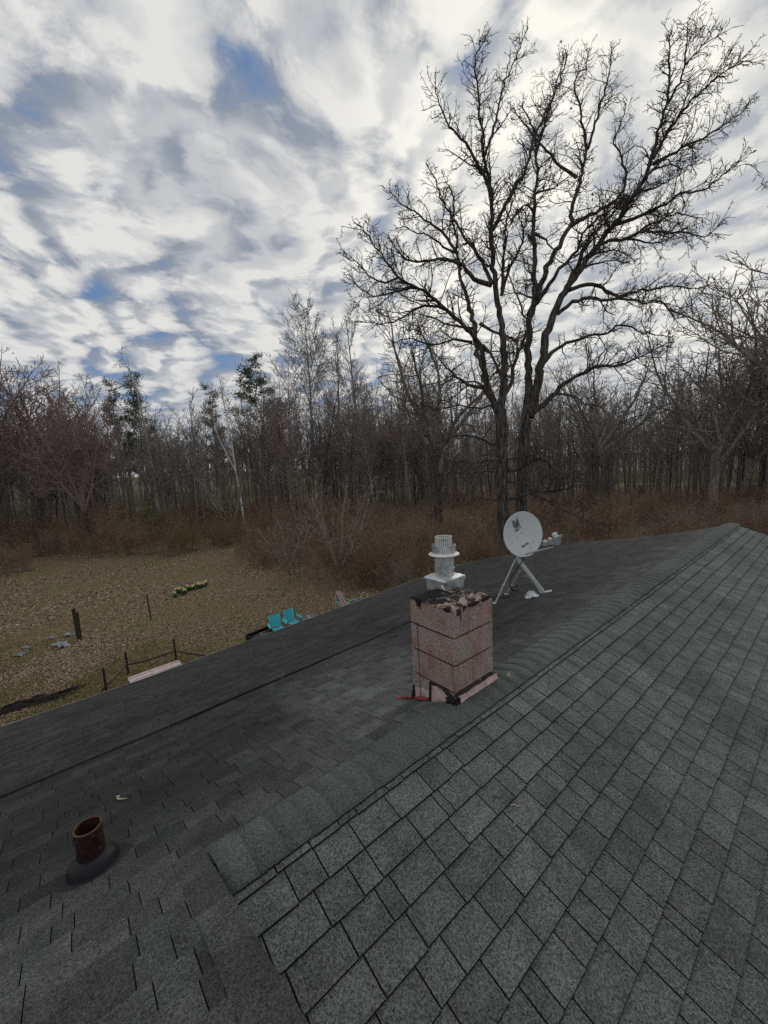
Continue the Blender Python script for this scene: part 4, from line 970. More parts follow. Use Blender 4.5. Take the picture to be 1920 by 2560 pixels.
RIGHTO = [
 ('D 960,1600 965,1400 970,1100 990,800 1010,640', 15, 12.5, 0),
 ('D 1005,660 1020,400 1025,200 A 1190,1150 1215,1000 1240,900 1240,760 1230,600 1225,450 1235,330 1245,200 1250,60 1240,0 E 775,540 745,470 715,420', 11, 1.4, 1.0),
 ('E 766,600 800,480 830,380 850,300 870,230', 4, 1.0, 1.5),
 ('D 1030,620 1080,420 1110,250 1150,60 C 200,1090 260,960 330,840 400,740 470,640 520,570 600,470 660,380 720,290 790,210 840,100 880,0 B 1130,700 1150,600 1180,520 1190,440 1190,300 1190,190', 12.5, 1.3, -1.0),
 ('B 1180,540 1230,450 1270,340 1330,270 1380,230 1440,190', 3.5, .9, -1.0),
 ('B 1270,340 1275,220 1285,110', 2.4, .8, .6),
 ('B 1105,820 1180,680 1250,590 1310,510 1390,440 1450,390 1530,340 1575,300', 5, .9, -1.5),
 ('B 1110,850 1200,800 1280,750 1380,710 1460,660 1530,600 1600,550', 4.5, .9, 1.2),
 ('C 60,1040 100,960 150,800 220,640 290,530 340,440 350,330 380,200 430,60 B 763,760 730,620 720,540 690,430 750,350 770,270', 8, 1.1, 1.8),
 ('B 768,770 810,630 850,480 880,370 890,270', 3.8, .9, -1.0),
 ('B 710,920 620,860 570,790 500,720 430,640 380,560', 4.2, 1.0, 1.6),
 ('C 335,445 430,380 530,330 640,270 700,180 720,60 B 960,870 930,800 900,740 930,660 960,580 970,540', 5.5, 1.0, 1.2),
 ('C 110,960 260,740 380,610 440,470 520,390 620,320 700,270', 6.5, 1.4, -2.0),
 ('C 290,900 370,740 440,560 540,440 660,330 740,260', 7, 1.6, 1.6),
 ('C 520,575 600,540 700,530 800,480 900,470 980,490 1070,480 1150,490 1240,520 1320,450', 5, .9, -2.2),
 ('C 640,430 740,400 850,350 960,310 1050,230 1150,220 1250,190 1330,130 1440,30', 5, .9, -1.6),
 ('C 800,480 830,450 950,400 1040,350 1120,370 1210,390', 3.2, .9, 1.0),
 ('C 700,530 800,540 870,560 950,550 1010,510', 3, .9, 1.4),
 ('C 330,870 430,830 520,840 600,890 680,910 760,880 880,870 1000,840 1100,860 1240,860', 5.5, .9, 2.0),
 ('C 250,1030 340,960 440,920 540,930 640,930 720,930 830,960 930,940 1000,1000 1080,1040 1140,1080', 5.5, .9, -1.8),
 ('C 165,1350 220,1280 320,1220 440,1190 560,1160 640,1110 720,1110 800,1150 900,1160 980,1180', 5.5, 1.0, 1.8),
 ('D 1030,600 1130,530 1220,450 1290,360 1400,290 1500,250 1580,210 C 640,1380 740,1350 850,1300 950,1240', 8, 1.0, -2.0),
 ('D 1270,430 1380,440 1460,500 1560,530', 3.2, .9, 1.0),
 ('C 430,720 470,700 560,680 620,670 680,690', 2.6, 1.2, -1.0),
 ('C 460,650 540,620 640,590 700,630 760,680', 2.4, .9, 1.2),
 ('C 830,120 900,60 1000,20 1080,60 1160,30', 3, .9, -1.4),
 ('C 780,215 900,190 1000,140 1060,100', 3, .9, 1.4),
 ('A 1240,480 1300,510 1340,560 1370,600', 3.6, 1.2, -1.4),
 ('A 1235,340 1180,280 1130,330 1090,390', 2.8, .9, -2.0),
 ('A 1245,215 1320,190 1400,150 1440,120', 3.4, .9, -2.0),
 ('A 1240,900 1180,880 1110,860 1050,870', 3.0, .9, -2.0),
 ('C 600,470 560,380 570,300 620,230', 3.0, .9, -1.6),
 ('C 380,770 330,700 270,690 230,640', 2.6, .9, -1.8),
]
OAKS = dict(levels=4, rmin=.0085, taper=.40, gnarl=(.2, .18, .21, .22), up=(.02, .035, .035, .02), kids=(0, 6.0, 4.0, 0), start=(.12, .12, .12, 0), angle=((28, 68), (28, 70), (30, 75), (0, 0)),
            ratio=((.2, .45), (.34, .62), (.36, .62), (0, 0)), fall=(.25, .35, .3, 0), rr=(.45, .6, .7, 0))
def oak(name, label, limbs, seed, D0):
    rg = random.Random(seed); placed = []; wood = []; twigs = []
    for k, (s, a, b_, dd) in enumerate(limbs):
        px = pxs(s); d0 = D0
        if k:
            best = min(placed, key=lambda q: (q[0] - px[0][0]) ** 2 + (q[1] - px[0][1]) ** 2); d0 = best[2]
        L = sum(math.hypot(px[i + 1][0] - px[i][0], px[i + 1][1] - px[i][1]) for i in range(len(px) - 1)); n = max(8, int(L / 14))
        arr = np.array(px); sl_ = np.concatenate([[0], np.cumsum(np.hypot(*np.diff(arr, axis=0).T))]); u = np.linspace(0, sl_[-1], n)
        X = np.interp(u, sl_, arr[:, 0]); Y = np.interp(u, sl_, arr[:, 1]); t = u / sl_[-1]; w_ = np.minimum(1, np.minimum(u, 60) / 60) * (0 if k == 0 else 1)
        jx = np.array([rg.gauss(0, 1) for _ in range(n)]) * min(2.6, .35 * b_ + 1.6) * w_; jy = np.array([rg.gauss(0, 1) for _ in range(n)]) * min(2.2, 1.8) * w_
        dep = d0 + dd * t ** 1.15 * (L / 250) ** .5; P = [tuple(atdepth(X[i] + jx[i], Y[i] + jy[i], dep[i])) for i in range(n)]
        R = [(a + (b_ - a) * t[i] ** .8) * dep[i] / FPX for i in range(n)]
        for i in range(n): placed.append((X[i], Y[i], dep[i]))
        wood.append((P, R, 10 if a > 7 else 6, k))
        if k == 0: continue
        Lm = L * D0 / FPX; S = dict(OAKS); S['len_scale'] = lens((1, 1.5, .62, 1))
        # side branches: short relative to the limb, denser outwards
        cnt = max(5, int(Lm * 5.4)); t0 = .34 if a > 6 else .12
        for c in range(cnt):
            tt = t0 + (1 - t0) * ((c + rg.random()) / cnt) ** .8; x = min(tt * (n - 1), n - 1.001); i = int(x); f = x - i
            q = tuple(P[i][j] + (P[i + 1][j] - P[i][j]) * f for j in range(3)); dd_ = unit(tuple(P[min(i + 2, n - 1)][j] - P[max(i - 1, 0)][j] for j in range(3)))
            s_ = perp(rg, dd_); an = math.radians(rg.uniform(25, 72)); nd = tuple(dd_[j] * math.cos(an) + s_[j] * math.sin(an) for j in range(3))
            l = rg.uniform(.55, 1.75) * (1 - .5 * tt) * (1.35 if rg.random() < .2 else 1); r_ = R[i] * rg.uniform(.32, .55)
            branch(rg, q, nd, l, max(.011, min(r_, .032)), 1, S, twigs)
        # the tip forks on
        dd_ = unit(tuple(P[-1][j] - P[-3][j] for j in range(3)))
        for _ in range(2): branch(rg, P[-1], unit(tuple(dd_[j] + rg.gauss(0, .3) for j in range(3))), rg.uniform(.25, .5), R[-1], 1, S, twigs)
    base = np.array(wood[0][0][0]); foot_ = np.array([base[0], base[1], float(ground_h(base[0], base[1])) - .1]); R0 = wood[0][1][0]
    low = [tuple(foot_ + (base - foot_) * s) for s in np.linspace(0, 1.0, 7)[:-1]]
    wood[0] = (low + wood[0][0], [R0 * q for q in (1.55, 1.25, 1.12, 1.06, 1.03, 1.0)] + wood[0][1], 10, 0)
    o = thing(name, label, 'tree', tuple(foot_))
    tr = [w_ for w_ in wood if w_[3] == 0]; trunk = add_wood(o, 'trunk', [(p, r, k) for p, r, k, _ in tr], B_OAK)
    for p, r, k, i in wood:
        if i: add_wood(o, 'limb', [(p, r, k)], B_OAK)
    add_wood(o, 'crown', [(p, r, k) for p, r, k, l in twigs], B_OAK)
    # a few withered leaves still hanging
    P = []
    for _ in range(14):
        p = twigs[rg.randrange(len(twigs))][0][-1]
        for _ in range(rg.randrange(2, 6)): P.append(tuple(np.array(p) - foot_ + np.array([rg.gauss(0, .07), rg.gauss(0, .07), rg.gauss(0, .09)])))
    lv = link('withered_leaves', leaves_mesh('withered_leaves', P, .14, rsn), M_DRYLEAF, o); tag(lv, kind='stuff')
    return o
oak('oak_tree', 'left of the two big gnarled oaks, with low crooked limbs behind the dish', LEFT, 51, OD)
oak('oak_tree', 'right of the two big oaks, with stems leaning right against bright clouds', RIGHTO, 52, OD + 1.2)

# ------------------------------------------------------------------ woods behind the clearing
rw = random.Random(77)
def clear_of(P, lst, dmin): return all((P[0] - q[0]) ** 2 + (P[1] - q[1]) ** 2 > dmin * dmin for q in lst)
spots = []; heads = []
zones = [('left', -250, 640), ('middle', 640, 1150), ('right', 1150, 2150)]
labels = {'left': ('slender bare tree in the wood left of the pale aspen', 'bare trees in the wood left of the aspen'),
          'middle': ('slender bare tree in the wood between the aspen and the big oaks', 'bare trees in the wood between aspen and oaks'),
          'right': ('slender bare tree in the wood behind and right of the big oaks', 'bare trees in the wood right of the oaks')}
def horizon_y(px): return 1157.5 - (px - 954) * .0496
def edge(px):                                                   # foot line of the wood in the photo
    return np.interp(px, [-250, 0, 250, 450, 600, 750, 950, 1150, 1500, 2000], [1352, 1345, 1325, 1300, 1300, 1320, 1300, 1290, 1265, 1262])
def treetop(px):
    return np.interp(px, [-250, 0, 120, 230, 300, 420, 520, 640, 760, 900, 1000, 1150, 1400, 1600, 1750, 2000], [930, 950, 960, 1005, 985, 950, 965, 925, 850, 800, 860, 880, 870, 880, 860, 800])
n_ind = {'left': 110, 'middle': 75, 'right': 100}
for z, x0_, x1_ in zones:
    c = 0; tries = 0
    while c < n_ind[z] and tries < 4000:
        tries += 1; px_ = rw.uniform(x0_, x1_); hy = horizon_y(px_); e = edge(px_); py_ = hy + (e - hy) * rw.uniform(.33, 1.0) ** 1.0
        G = ground(px_, py_)
        if not clear_of(G, spots, 1.7): continue
        if (285 < px_ < 415 or 520 < px_ < 625) and py_ > 1262: continue
        if (740 < px_ < 800) and py_ > 1200: continue
        spots.append(G); c += 1
        dist = np.hypot(G[0], G[1]); top_y = treetop(px_) + rw.gauss(25, 32) + 30; q = ray(px_, min(top_y, hy - 60)); H = CAM[2] + q[2] * dist / np.hypot(q[0], q[1]); H = max(7.0, min(H, 25)) * rw.choice((1, 1, 1, .8, .6))
        key = rw.choice(('slender0', 'slender1', 'slender2', 'slender3', 'slender4', 'slender0', 'slender2', 'spread0') + (('maple1', 'pine0') if z == 'left' and rw.random() < .5 else ('slender1',)))
        p = protos[key]; kk = 'pine_tree' if p.kind == 'pine' else 'bare_tree'
        lab, grp = labels[z]
        if p.kind == 'pine': lab, grp = 'dark evergreen tucked into the wood left of the aspen', 'evergreens in the wood left of the aspen'
        p.place(kk, lab, 'tree', G, H / H0[p.kind], rw.uniform(0, 6.28), (rw.gauss(0, .03), rw.gauss(0, .03)), grp, wid=rw.uniform(.75, 1.1))
# farther wood: one mass
def simple_tree(rg, H):
    out = []; S = dict(levels=3, rmin=.03, taper=.3, gnarl=(.03, .12, .18, 0), up=(.02, .10, .08, 0), kids=(15, 4, 0, 0), start=(.3, .2, 0, 0), angle=((25, 55), (25, 60), (0, 0), (0, 0)), ratio=((.16, .30), (.3, .55), (0, 0), (0, 0)), fall=(.5, .4, 0, 0), rr=(.45, .6, .6, 0))
    branch(rg, (0, 0, 0), (rg.gauss(0, .03), rg.gauss(0, .03), 1), H, .15, 0, S, out, r_end=.03); return out
rf = random.Random(5); base_trees = [wood_mesh('t', [(p[::step_] if l < 2 else (p[0], p[-1]), r[::step_] if l < 2 else (r[0], r[-1]), 3) for p, r, k, l in simple_tree(rf, 17) for step_ in (3,)]) for _ in range(10)]
arrs = []
for me in base_trees:
    co = np.empty(len(me.vertices) * 3, np.float32); me.vertices.foreach_get('co', co); fi = np.empty(len(me.loops), np.int32); me.loops.foreach_get('vertex_index', fi); arrs.append((co.reshape(-1, 3), fi.reshape(-1, 4)))
    bpy.data.meshes.remove(me)
VV, FF, o_ = [], [], 0
for i in range(820):
    az = rf.uniform(-62, 66); dist = rf.uniform(72, 118); hd = math.radians(az) - YAW; x_, y_ = dist * math.sin(hd), dist * math.cos(hd)
    V_, F_ = arrs[rf.randrange(10)]; a_ = rf.uniform(0, 6.28); s_ = rf.uniform(.75, 1.35); ca, sa = math.cos(a_) * s_, math.sin(a_) * s_
    W = np.stack([V_[:, 0] * ca - V_[:, 1] * sa + x_, V_[:, 0] * sa + V_[:, 1] * ca + y_, V_[:, 2] * s_ - .1], 1); VV.append(W); FF.append(F_ + o_); o_ += len(W)
far_wood = link('far_wood', mesh_np('far_wood', np.concatenate(VV), np.concatenate(FF)), B_GREY); tag(far_wood, 'mass of distant bare trees closing the view behind the wood', 'woodland', kind='stuff')

# ------------------------------------------------------------------ shrubs and thicket
rb = random.Random(99); bs = []; cnt = 0
while cnt < 290:
    px_ = rb.uniform(-200, 2050); hy = horizon_y(px_); e = edge(px_)
    lowy = np.interp(px_, [-200, 0, 150, 400, 560, 680, 760, 1000, 1200, 2000], [1480, 1450, 1400, 1395, 1385, 1440, 1470, 1475, 1460, 1400])
    py_ = rb.uniform(hy + (e - hy) * .8, lowy) if rb.random() < .45 else rb.uniform(e, lowy); G = ground(px_, py_)
    if G[0] > XE - 1.5 and -9 < G[1] < YB + 1.5: continue
    if not clear_of(G, bs, .95): continue
    if 585 < px_ < 625 and py_ > 1285: continue
    bs.append(G); cnt += 1; olive = 330 < px_ < 620 and rb.random() < .75
    key = 'olive' if olive else rb.choice(('brush0', 'brush1', 'brush2'))
    far_ = math.hypot(G[0], G[1]); s_ = rb.uniform(.7, 1.2) * (1.0 if py_ < 1380 else .72)
    if olive: lab, grp = 'olive green budding shrub below the dead leaning tree', 'olive shrubs below the dead tree'
    elif px_ < 560: lab, grp = 'leafless brown shrub at the wood edge left of the clearing', 'leafless shrubs left of the clearing'
    else: lab, grp = 'reddish leafless shrub in the thicket right of the clearing', 'reddish shrubs right of the clearing'
    protos[key].place('shrub', lab, 'shrub', G, s_, rb.uniform(0, 6.28), (0, 0), grp, wid=rb.uniform(.9, 1.35))
# understory twigs nobody could count: one mass
def understory(name, seed, n, hgt, rad, mat, label, f0, f1, extra):
    out = []; ru = random.Random(seed)
    for i in range(n):
        px_ = ru.uniform(-200, 2050); hy = horizon_y(px_); e = edge(px_)
        if extra is None:                                          # the thicket that comes forward right of the clearing
            px_ = ru.uniform(590, 1350); e = edge(px_); py_ = ru.uniform(e, np.interp(px_, [590, 700, 780, 1000, 1350], [1400, 1440, 1470, 1470, 1440]))
        else: py_ = hy + (e + extra - hy) * ru.uniform(f0, f1)
        G = ground(px_, py_)
        if G[0] > XE - 1.5 and -9 < G[1] < YB + 1.5: continue
        if hgt[1] > 5 and (300 < px_ < 415 or 530 < px_ < 625) and py_ > 1262: continue
        d = unit((ru.gauss(0, .16), ru.gauss(0, .16), 1)); L_ = ru.uniform(*hgt); p = (G[0], G[1], -.15); pts = [p]; rr_ = rad * ru.uniform(.7, 1.4)
        for k_ in range(5): d = unit((d[0] + ru.gauss(0, .08), d[1] + ru.gauss(0, .08), d[2])); p = tuple(p[j] + d[j] * L_ / 5 for j in range(3)); pts.append(p)
        out.append((pts[::5] if hgt[1] < 4 else pts[0:1] + pts[2:3] + pts[5:6], [rr_, rr_ * .45] if hgt[1] < 4 else [rr_, rr_ * .8, rr_ * .45], 3))
        for _ in range(9):
            q = pts[ru.randrange(1, 6)]; d2 = unit((d[0] + ru.gauss(0, .55), d[1] + ru.gauss(0, .55), d[2] + .1)); l2 = L_ * ru.uniform(.12, .32)
            mid = tuple(q[j] + d2[j] * l2 * .5 for j in range(3)); end = tuple(q[j] + d2[j] * l2 + ru.gauss(0, .06) for j in range(3)); out.append(([q, end], [rr_ * .55, rr_ * .4], 3))
            for _ in range(2): d3 = unit((d2[0] + ru.gauss(0, .5), d2[1] + ru.gauss(0, .5), d2[2] + .1)); out.append(([mid, tuple(mid[j] + d3[j] * l2 * .45 for j in range(3))], [rr_ * .45, rr_ * .35], 3))
    o = link(name, wood_mesh(name, out), mat); tag(o, label, 'undergrowth', kind='stuff')
understory('undergrowth', 12, 2300, (1.0, 3.6), .015, B_RED, 'thin reddish saplings and stalks filling the wood floor', .42, 1.0, 75)
understory('thicket', 13, 2000, (3.0, 8.5), .022, B_BROWN, 'tangle of thin grey brown saplings between the trunks of the wood', .30, 1.0, 0)
understory('front_thicket', 15, 1700, (1.2, 3.6), .011, B_RED, 'reddish brown thicket of thin stalks in front of the wood right of the clearing', 0, 1, None)
understory('far_brush', 14, 2400, (3.0, 10.0), .05, B_GREY, 'distant grey brown brush between the farthest trunks', .13, .55, 0)

# ------------------------------------------------------------------ leaf litter and grass of the clearing
rl = np.random.RandomState(21)
def scatter(n, xr, yr, wfun=None):
    px_ = rl.uniform(*xr, n); py_ = rl.uniform(*yr, n); q = FWD[None] + RIGHT[None] * ((px_ - 960) / FPX)[:, None] - UP[None] * ((py_ - 1280) / FPX)[:, None]
    P = CAM[None] + q * (-CAM[2] / q[:, 2])[:, None]; ok = ~((P[:, 0] > XE - .2) & (P[:, 1] > YL) & (P[:, 1] < YB)); return P[ok]
def patch(x, y):                                                 # grassy patches
    return np.sin(x * .55 + 1.3 * np.sin(y * .31)) * np.cos(y * .47 + .8 * np.sin(x * .37)) + .35 * np.sin(x * 1.7 + y * 1.3)
P = np.concatenate([scatter(95000, (-60, 1250), (1380, 1830)), scatter(26000, (-60, 1500), (1250, 1400))])
ne_ = np.clip(1.2 - np.abs(P[:, 0] - (XE - 2.2)) / 2.6, 0, 1) * (P[:, 1] < 6)
P = P[rl.uniform(size=len(P)) > np.clip(.38 + 1.0 * patch(P[:, 0], P[:, 1]), 0, .9) + .8 * ne_]
P[:, 2] = ground_h(P[:, 0], P[:, 1]) + rl.uniform(.005, .03, len(P))
n = len(P); th = rl.uniform(0, 2 * np.pi, n); tl = rl.normal(0, .35, (n, 2)); s_ = rl.uniform(.032, .068, n) * np.clip(np.hypot(P[:, 0], P[:, 1]) / 22, .9, 1.7)
ax_ = np.stack([np.cos(th), np.sin(th), tl[:, 0]], 1) * s_[:, None]; bx_ = np.stack([-np.sin(th), np.cos(th), tl[:, 1]], 1) * (s_ * .55)[:, None]
V = np.stack([P - ax_, P + bx_ + [0, 0, .012], P + ax_, P - bx_ + [0, 0, .012]], 1).reshape(-1, 3)
m, t, b = newmat('fallen_leaves', .85, 0, .2); g_ = t.node('ShaderNodeNewGeometry'); r_ = g_.outputs['Random Per Island']
c = t.mix(r_, (0.14, 0.100, 0.066), (0.37, 0.285, 0.195)); c = t.mix(t.smooth(t.math('FRACT', t.math('MULTIPLY', r_, 7.3)), .80, .95), c, (0.46, 0.38, 0.28)); t.put(b.inputs['Base Color'], c)
ll = link('fallen_leaves', mesh_np('fallen_leaves', V, np.arange(4 * n).reshape(-1, 4)), m); tag(ll, 'brown fallen oak leaves covering the clearing', 'leaf litter', kind='stuff')
P = np.concatenate([scatter(60000, (-60, 900), (1370, 1830)), scatter(26000, (-60, 560), (1600, 1830))])
near_eave = np.clip(1.2 - np.abs(P[:, 0] - (XE - 2.2)) / 2.6, 0, 1) * (P[:, 1] < 6)
keep = rl.uniform(size=len(P)) < np.clip(.8 * patch(P[:, 0], P[:, 1]) + .42, 0, .95) + near_eave
P = P[keep]; P[:, 2] = ground_h(P[:, 0], P[:, 1]) - .01; n = len(P); th = rl.uniform(0, 2 * np.pi, n); h_ = rl.uniform(.05, .13, n); w_ = rl.uniform(.012, .028, n); ln_ = rl.normal(0, .05, (n, 2))
V = np.stack([P + np.stack([np.cos(th) * w_, np.sin(th) * w_, 0 * w_], 1), P - np.stack([np.cos(th) * w_, np.sin(th) * w_, 0 * w_], 1), P + np.stack([ln_[:, 0], ln_[:, 1], h_], 1)], 1).reshape(-1, 3)
m, t, b = newmat('dull_grass', .85, 0, .2); g_ = t.node('ShaderNodeNewGeometry'); r_ = g_.outputs['Random Per Island']
c = t.mix(r_, (0.11, 0.112, 0.042), (0.36, 0.305, 0.155)); t.put(b.inputs['Base Color'], c)
gs = link('grass', mesh_np('grass', V, np.arange(3 * n).reshape(-1, 3)), m); tag(gs, 'short dull grass patches between the fallen leaves', 'grass', kind='stuff')

# ------------------------------------------------------------------ things in the yard
M_TURQ = flat('turquoise_canvas', (0.05, 0.42, 0.50), .8, var=.18, scale=9); M_TURQD = flat('turquoise_shade_cloth', (0.02, 0.16, 0.20), .8)
M_BLK = flat('black_tube', (0.012, 0.012, 0.013), .5); M_WHT = flat('white_tube', (0.55, 0.55, 0.53), .5, var=.1)
M_GRN = flat('grey_green_plastic', (0.10, 0.145, 0.135), .6, var=.15); M_PLANK = flat('weathered_plank', (0.36, 0.27, 0.21), .85, var=.3, scale=12)
M_BLUEG = flat('pale_blue_plastic', (0.28, 0.36, 0.37), .6, var=.15); M_WEB = flat('green_webbing', (0.05, 0.11, 0.10), .8)
M_LUMB = flat('pink_white_boards', (0.62, 0.50, 0.48), .8, var=.2, scale=6); M_POST = flat('dark_steel_post', (0.018, 0.017, 0.017), .6); M_WOODP = flat('rotting_post', (0.045, 0.032, 0.022), .95, var=.5, scale=25, bump=1)
M_TARP = flat('grey_tarp', (0.24, 0.26, 0.28), .6, var=.5, scale=6); M_SOIL = flat('black_soil', (0.014, 0.010, 0.008), .95, var=.5, scale=14, bump=1)
M_DAFL = flat('daffodil_leaf', (0.045, 0.10, 0.035), .7, var=.4, scale=8); M_DAFF = flat('daffodil_flower', (0.70, 0.62, 0.32), .7, var=.25, scale=15)
M_LOG = flat('pale_log', (0.21, 0.165, 0.125), .9, var=.4, scale=5); M_ROPE = flat('dark_rope', (0.022, 0.018, 0.016), .8)
def gpt(px_, py_):
    G = ground(px_, py_); G = np.array([G[0], G[1], float(ground_h(G[0], G[1]))]); return G
def face_cam(P, off=0.0):                                        # turn so that local -Y looks at the camera
    return math.atan2(-P[0], P[1]) * -1 * -1 + off
def camp_chair(base, label, off, s=1.0):
    P = gpt(*base); o = thing('camp_chair', label, 'camp chair', tuple(P), 'turquoise folding chairs'); o.rotation_euler = (0, 0, math.atan2(P[1], P[0]) - math.pi / 2 + off); o.scale = (s, s, s)
    # local: -Y towards the house
    back = MB(); nx, nz = 6, 6; V = []
    for i in range(nz + 1):
        for j in range(nx + 1):
            u, v = j / nx - .5, i / nz; V.append((u * (.50 + .16 * v ** 2), .22 + .20 * v + .05 * (1 - 4 * u * u) * .8 + random.Random(i * 9 + j).uniform(-.008, .008), .42 + .56 * v - .03 * (1 - 4 * u * u) * v))
    back.poly(V, [(i * (nx + 1) + j, i * (nx + 1) + j + 1, (i + 1) * (nx + 1) + j + 1, (i + 1) * (nx + 1) + j) for i in range(nz) for j in range(nx)]); back.build('backrest', M_TURQ, o, smooth=True)
    seat = MB(); V = [((j / 6 - .5) * .56, -.28 + .52 * i / 6, .46 - .07 * (1 - (j / 3 - 1) ** 2) - .05 * i / 6) for i in range(7) for j in range(7)]
    seat.poly(V, [(i * 7 + j, i * 7 + j + 1, (i + 1) * 7 + j + 1, (i + 1) * 7 + j) for i in range(6) for j in range(6)]); seat.build('seat', M_TURQ, o, smooth=True)
    for sx in (-1, 1):
        a_ = MB(); a_.poly([(sx * .36, -.30, .63), (sx * .45, -.28, .62), (sx * .42, .26, .66), (sx * .33, .26, .67), (sx * .36, -.30, .60), (sx * .45, -.28, .59), (sx * .42, .26, .63), (sx * .33, .26, .64)], [(0, 1, 2, 3), (7, 6, 5, 4), (0, 4, 5, 1), (1, 5, 6, 2), (3, 2, 6, 7), (0, 3, 7, 4)]); arm = a_.build('armrest', M_TURQ, o)
        if sx < 0: MB().lathe([(.05, .60), (.045, .50), (.001, .49)], (sx * .40, -.2, 0), 12).build('cup_holder', M_TURQD, arm)
        MB().tube([(sx * .38, -.30, .62), (sx * .36, -.30, .0)], .011, 6).build('leg', M_BLK, o)
        MB().tube([(sx * .37, .44, .98), (sx * .34, .24, .45), (sx * .34, .28, .0)], .011, 6).build('leg', M_BLK, o)
        MB().tube([(sx * .36, -.30, .04), (-sx * .30, -.28, .46)], .010, 6).build('brace', M_BLK, o); MB().tube([(sx * .36, -.30, .05), (sx * .34, .26, .46)], .010, 6).build('brace', M_BLK, o)
    return o
camp_chair((694, 1583), 'turquoise folding camp chair nearer the black bin', .25, 1.12)
camp_chair((732, 1568), 'turquoise folding camp chair beside the grey-green panels', .45, 1.12)
def yard(base, name, label, cat, off=0.0, group=None):
    P = gpt(*base); o = thing(name, label, cat, tuple(P), group); o.rotation_euler = (0, 0, math.atan2(P[1], P[0]) - math.pi / 2 + off); return o
o = yard((655, 1592), 'planter_bin', 'shallow black bin of dry sticks left of the turquoise chairs', 'bin', .55)
for x_, y_, sx, sy in ((-.68, 0, .04, .95), (.68, 0, .04, .95), (0, -.46, 1.32, .04), (0, .46, 1.32, .04)): MB().box((x_, y_, .21), (sx, sy, .42)).build('side', M_BLK, o, bevel=.008)
MB().box((0, 0, .16), (1.31, .87, .2)).build('soil_fill', M_SOIL, o); rk = random.Random(6)
for _ in range(9):
    a_ = rk.uniform(0, 3.1); x_, y_ = rk.uniform(-.4, .4), rk.uniform(-.25, .25); d = (math.cos(a_) * .3, math.sin(a_) * .16); MB().tube([(x_ - d[0], y_ - d[1], .28), (x_, y_, .30 + rk.random() * .05), (x_ + d[0], y_ + d[1], .29)], .016, 5).build('stick', B_GREY, o)
o = yard((770, 1553), 'folding_table', 'low grey-green folding panels with a white strap beside the turquoise chairs', 'folding table', .5)
MB().box((-.24, 0, .34), (.46, .55, .05), Matrix.Rotation(.35, 4, 'X')).build('panel', M_GRN, o, bevel=.02); MB().box((.30, .05, .36), (.42, .55, .05), Matrix.Rotation(.35, 4, 'X')).build('panel', M_GRN, o, bevel=.02)
MB().box((.04, 0, .37), (.05, .58, .06), Matrix.Rotation(.35, 4, 'X')).build('strap', M_WHT, o)
for sx in (-.42, .46):
    for sy in (-.2, .2): MB().tube([(sx, sy, .30 + sy * .3), (sx, sy, 0)], .014, 6).build('leg', M_BLK, o)
o = yard((857, 1523), 'garden_chair', 'pale blue plastic garden chair with weathered planks laid across it', 'chair', .6)
fr = [(-.36, .30, 0), (-.36, .12, .55), (-.33, .25, .92), (-.2, .30, 1.05), (.2, .30, 1.05), (.33, .25, .92), (.36, .12, .55), (.36, .30, 0)]
MB().tube(fr, .035, 8).build('back_frame', M_BLUEG, o, smooth=True)
MB().poly([(-.33, .16, .5), (.33, .16, .5), (.30, .27, .95), (-.30, .27, .95)], [(0, 1, 2, 3)]).build('backrest', M_BLUEG, o); MB().box((0, -.12, .45), (.66, .5, .05)).build('seat', M_BLUEG, o, bevel=.02)
for sx in (-.33, .33): MB().tube([(sx, -.34, .45), (sx, -.38, 0)], .03, 6).build('leg', M_BLUEG, o); MB().box((sx * 1.1, -.12, .64), (.07, .55, .04)).build('armrest', M_BLUEG, o, bevel=.01)
for k_, x_ in enumerate((-.16, .04)):
    pk = MB().box((0, 0, 0), (.15, 1.05, .03)).build('plank', M_PLANK, None, None, bevel=.004); P = gpt(857, 1523); pk.location = Vector(tuple(P)) + Matrix.Rotation(o.rotation_euler.z, 3, 'Z') @ Vector((x_, -.02, .82)); pk.rotation_euler = (.85, 0, o.rotation_euler.z + .12 * k_)
    tag(pk, ('longer weathered plank leaning on the pale blue garden chair', 'second weathered plank on the pale blue garden chair')[k_], 'plank', 'planks on the garden chair')
o = yard((893, 1507), 'folding_lounger', 'collapsed white framed lounger with green webbing beside the blue garden chair', 'lounger', .75)
for y_ in (-.28, .28): MB().tube([(-.75, y_, .12), (-.1, y_, .30), (.55, y_, .22), (.8, y_, .5)], .017, 7).build('frame_rail', M_WHT, o, smooth=True)
for x_, z_ in ((-.75, .12), (-.1, .30), (.55, .22), (.8, .5)): MB().tube([(x_, -.28, z_), (x_, .28, z_)], .015, 6).build('cross_rail', M_WHT, o)
for k_ in range(7): x_ = -.68 + k_ * .18; z_ = np.interp(x_, [-.75, -.1, .55, .8], [.12, .30, .22, .5]); MB().box((x_, 0, z_ + .005), (.07, .55, .006)).build('webbing_strap', M_WEB, o)
for sx in (-.4, .4): MB().tube([(sx, -.28, .24), (sx + .1, -.28, 0)], .015, 6).build('leg', M_WHT, o); MB().tube([(sx, .28, .24), (sx + .1, .28, 0)], .015, 6).build('leg', M_WHT, o)
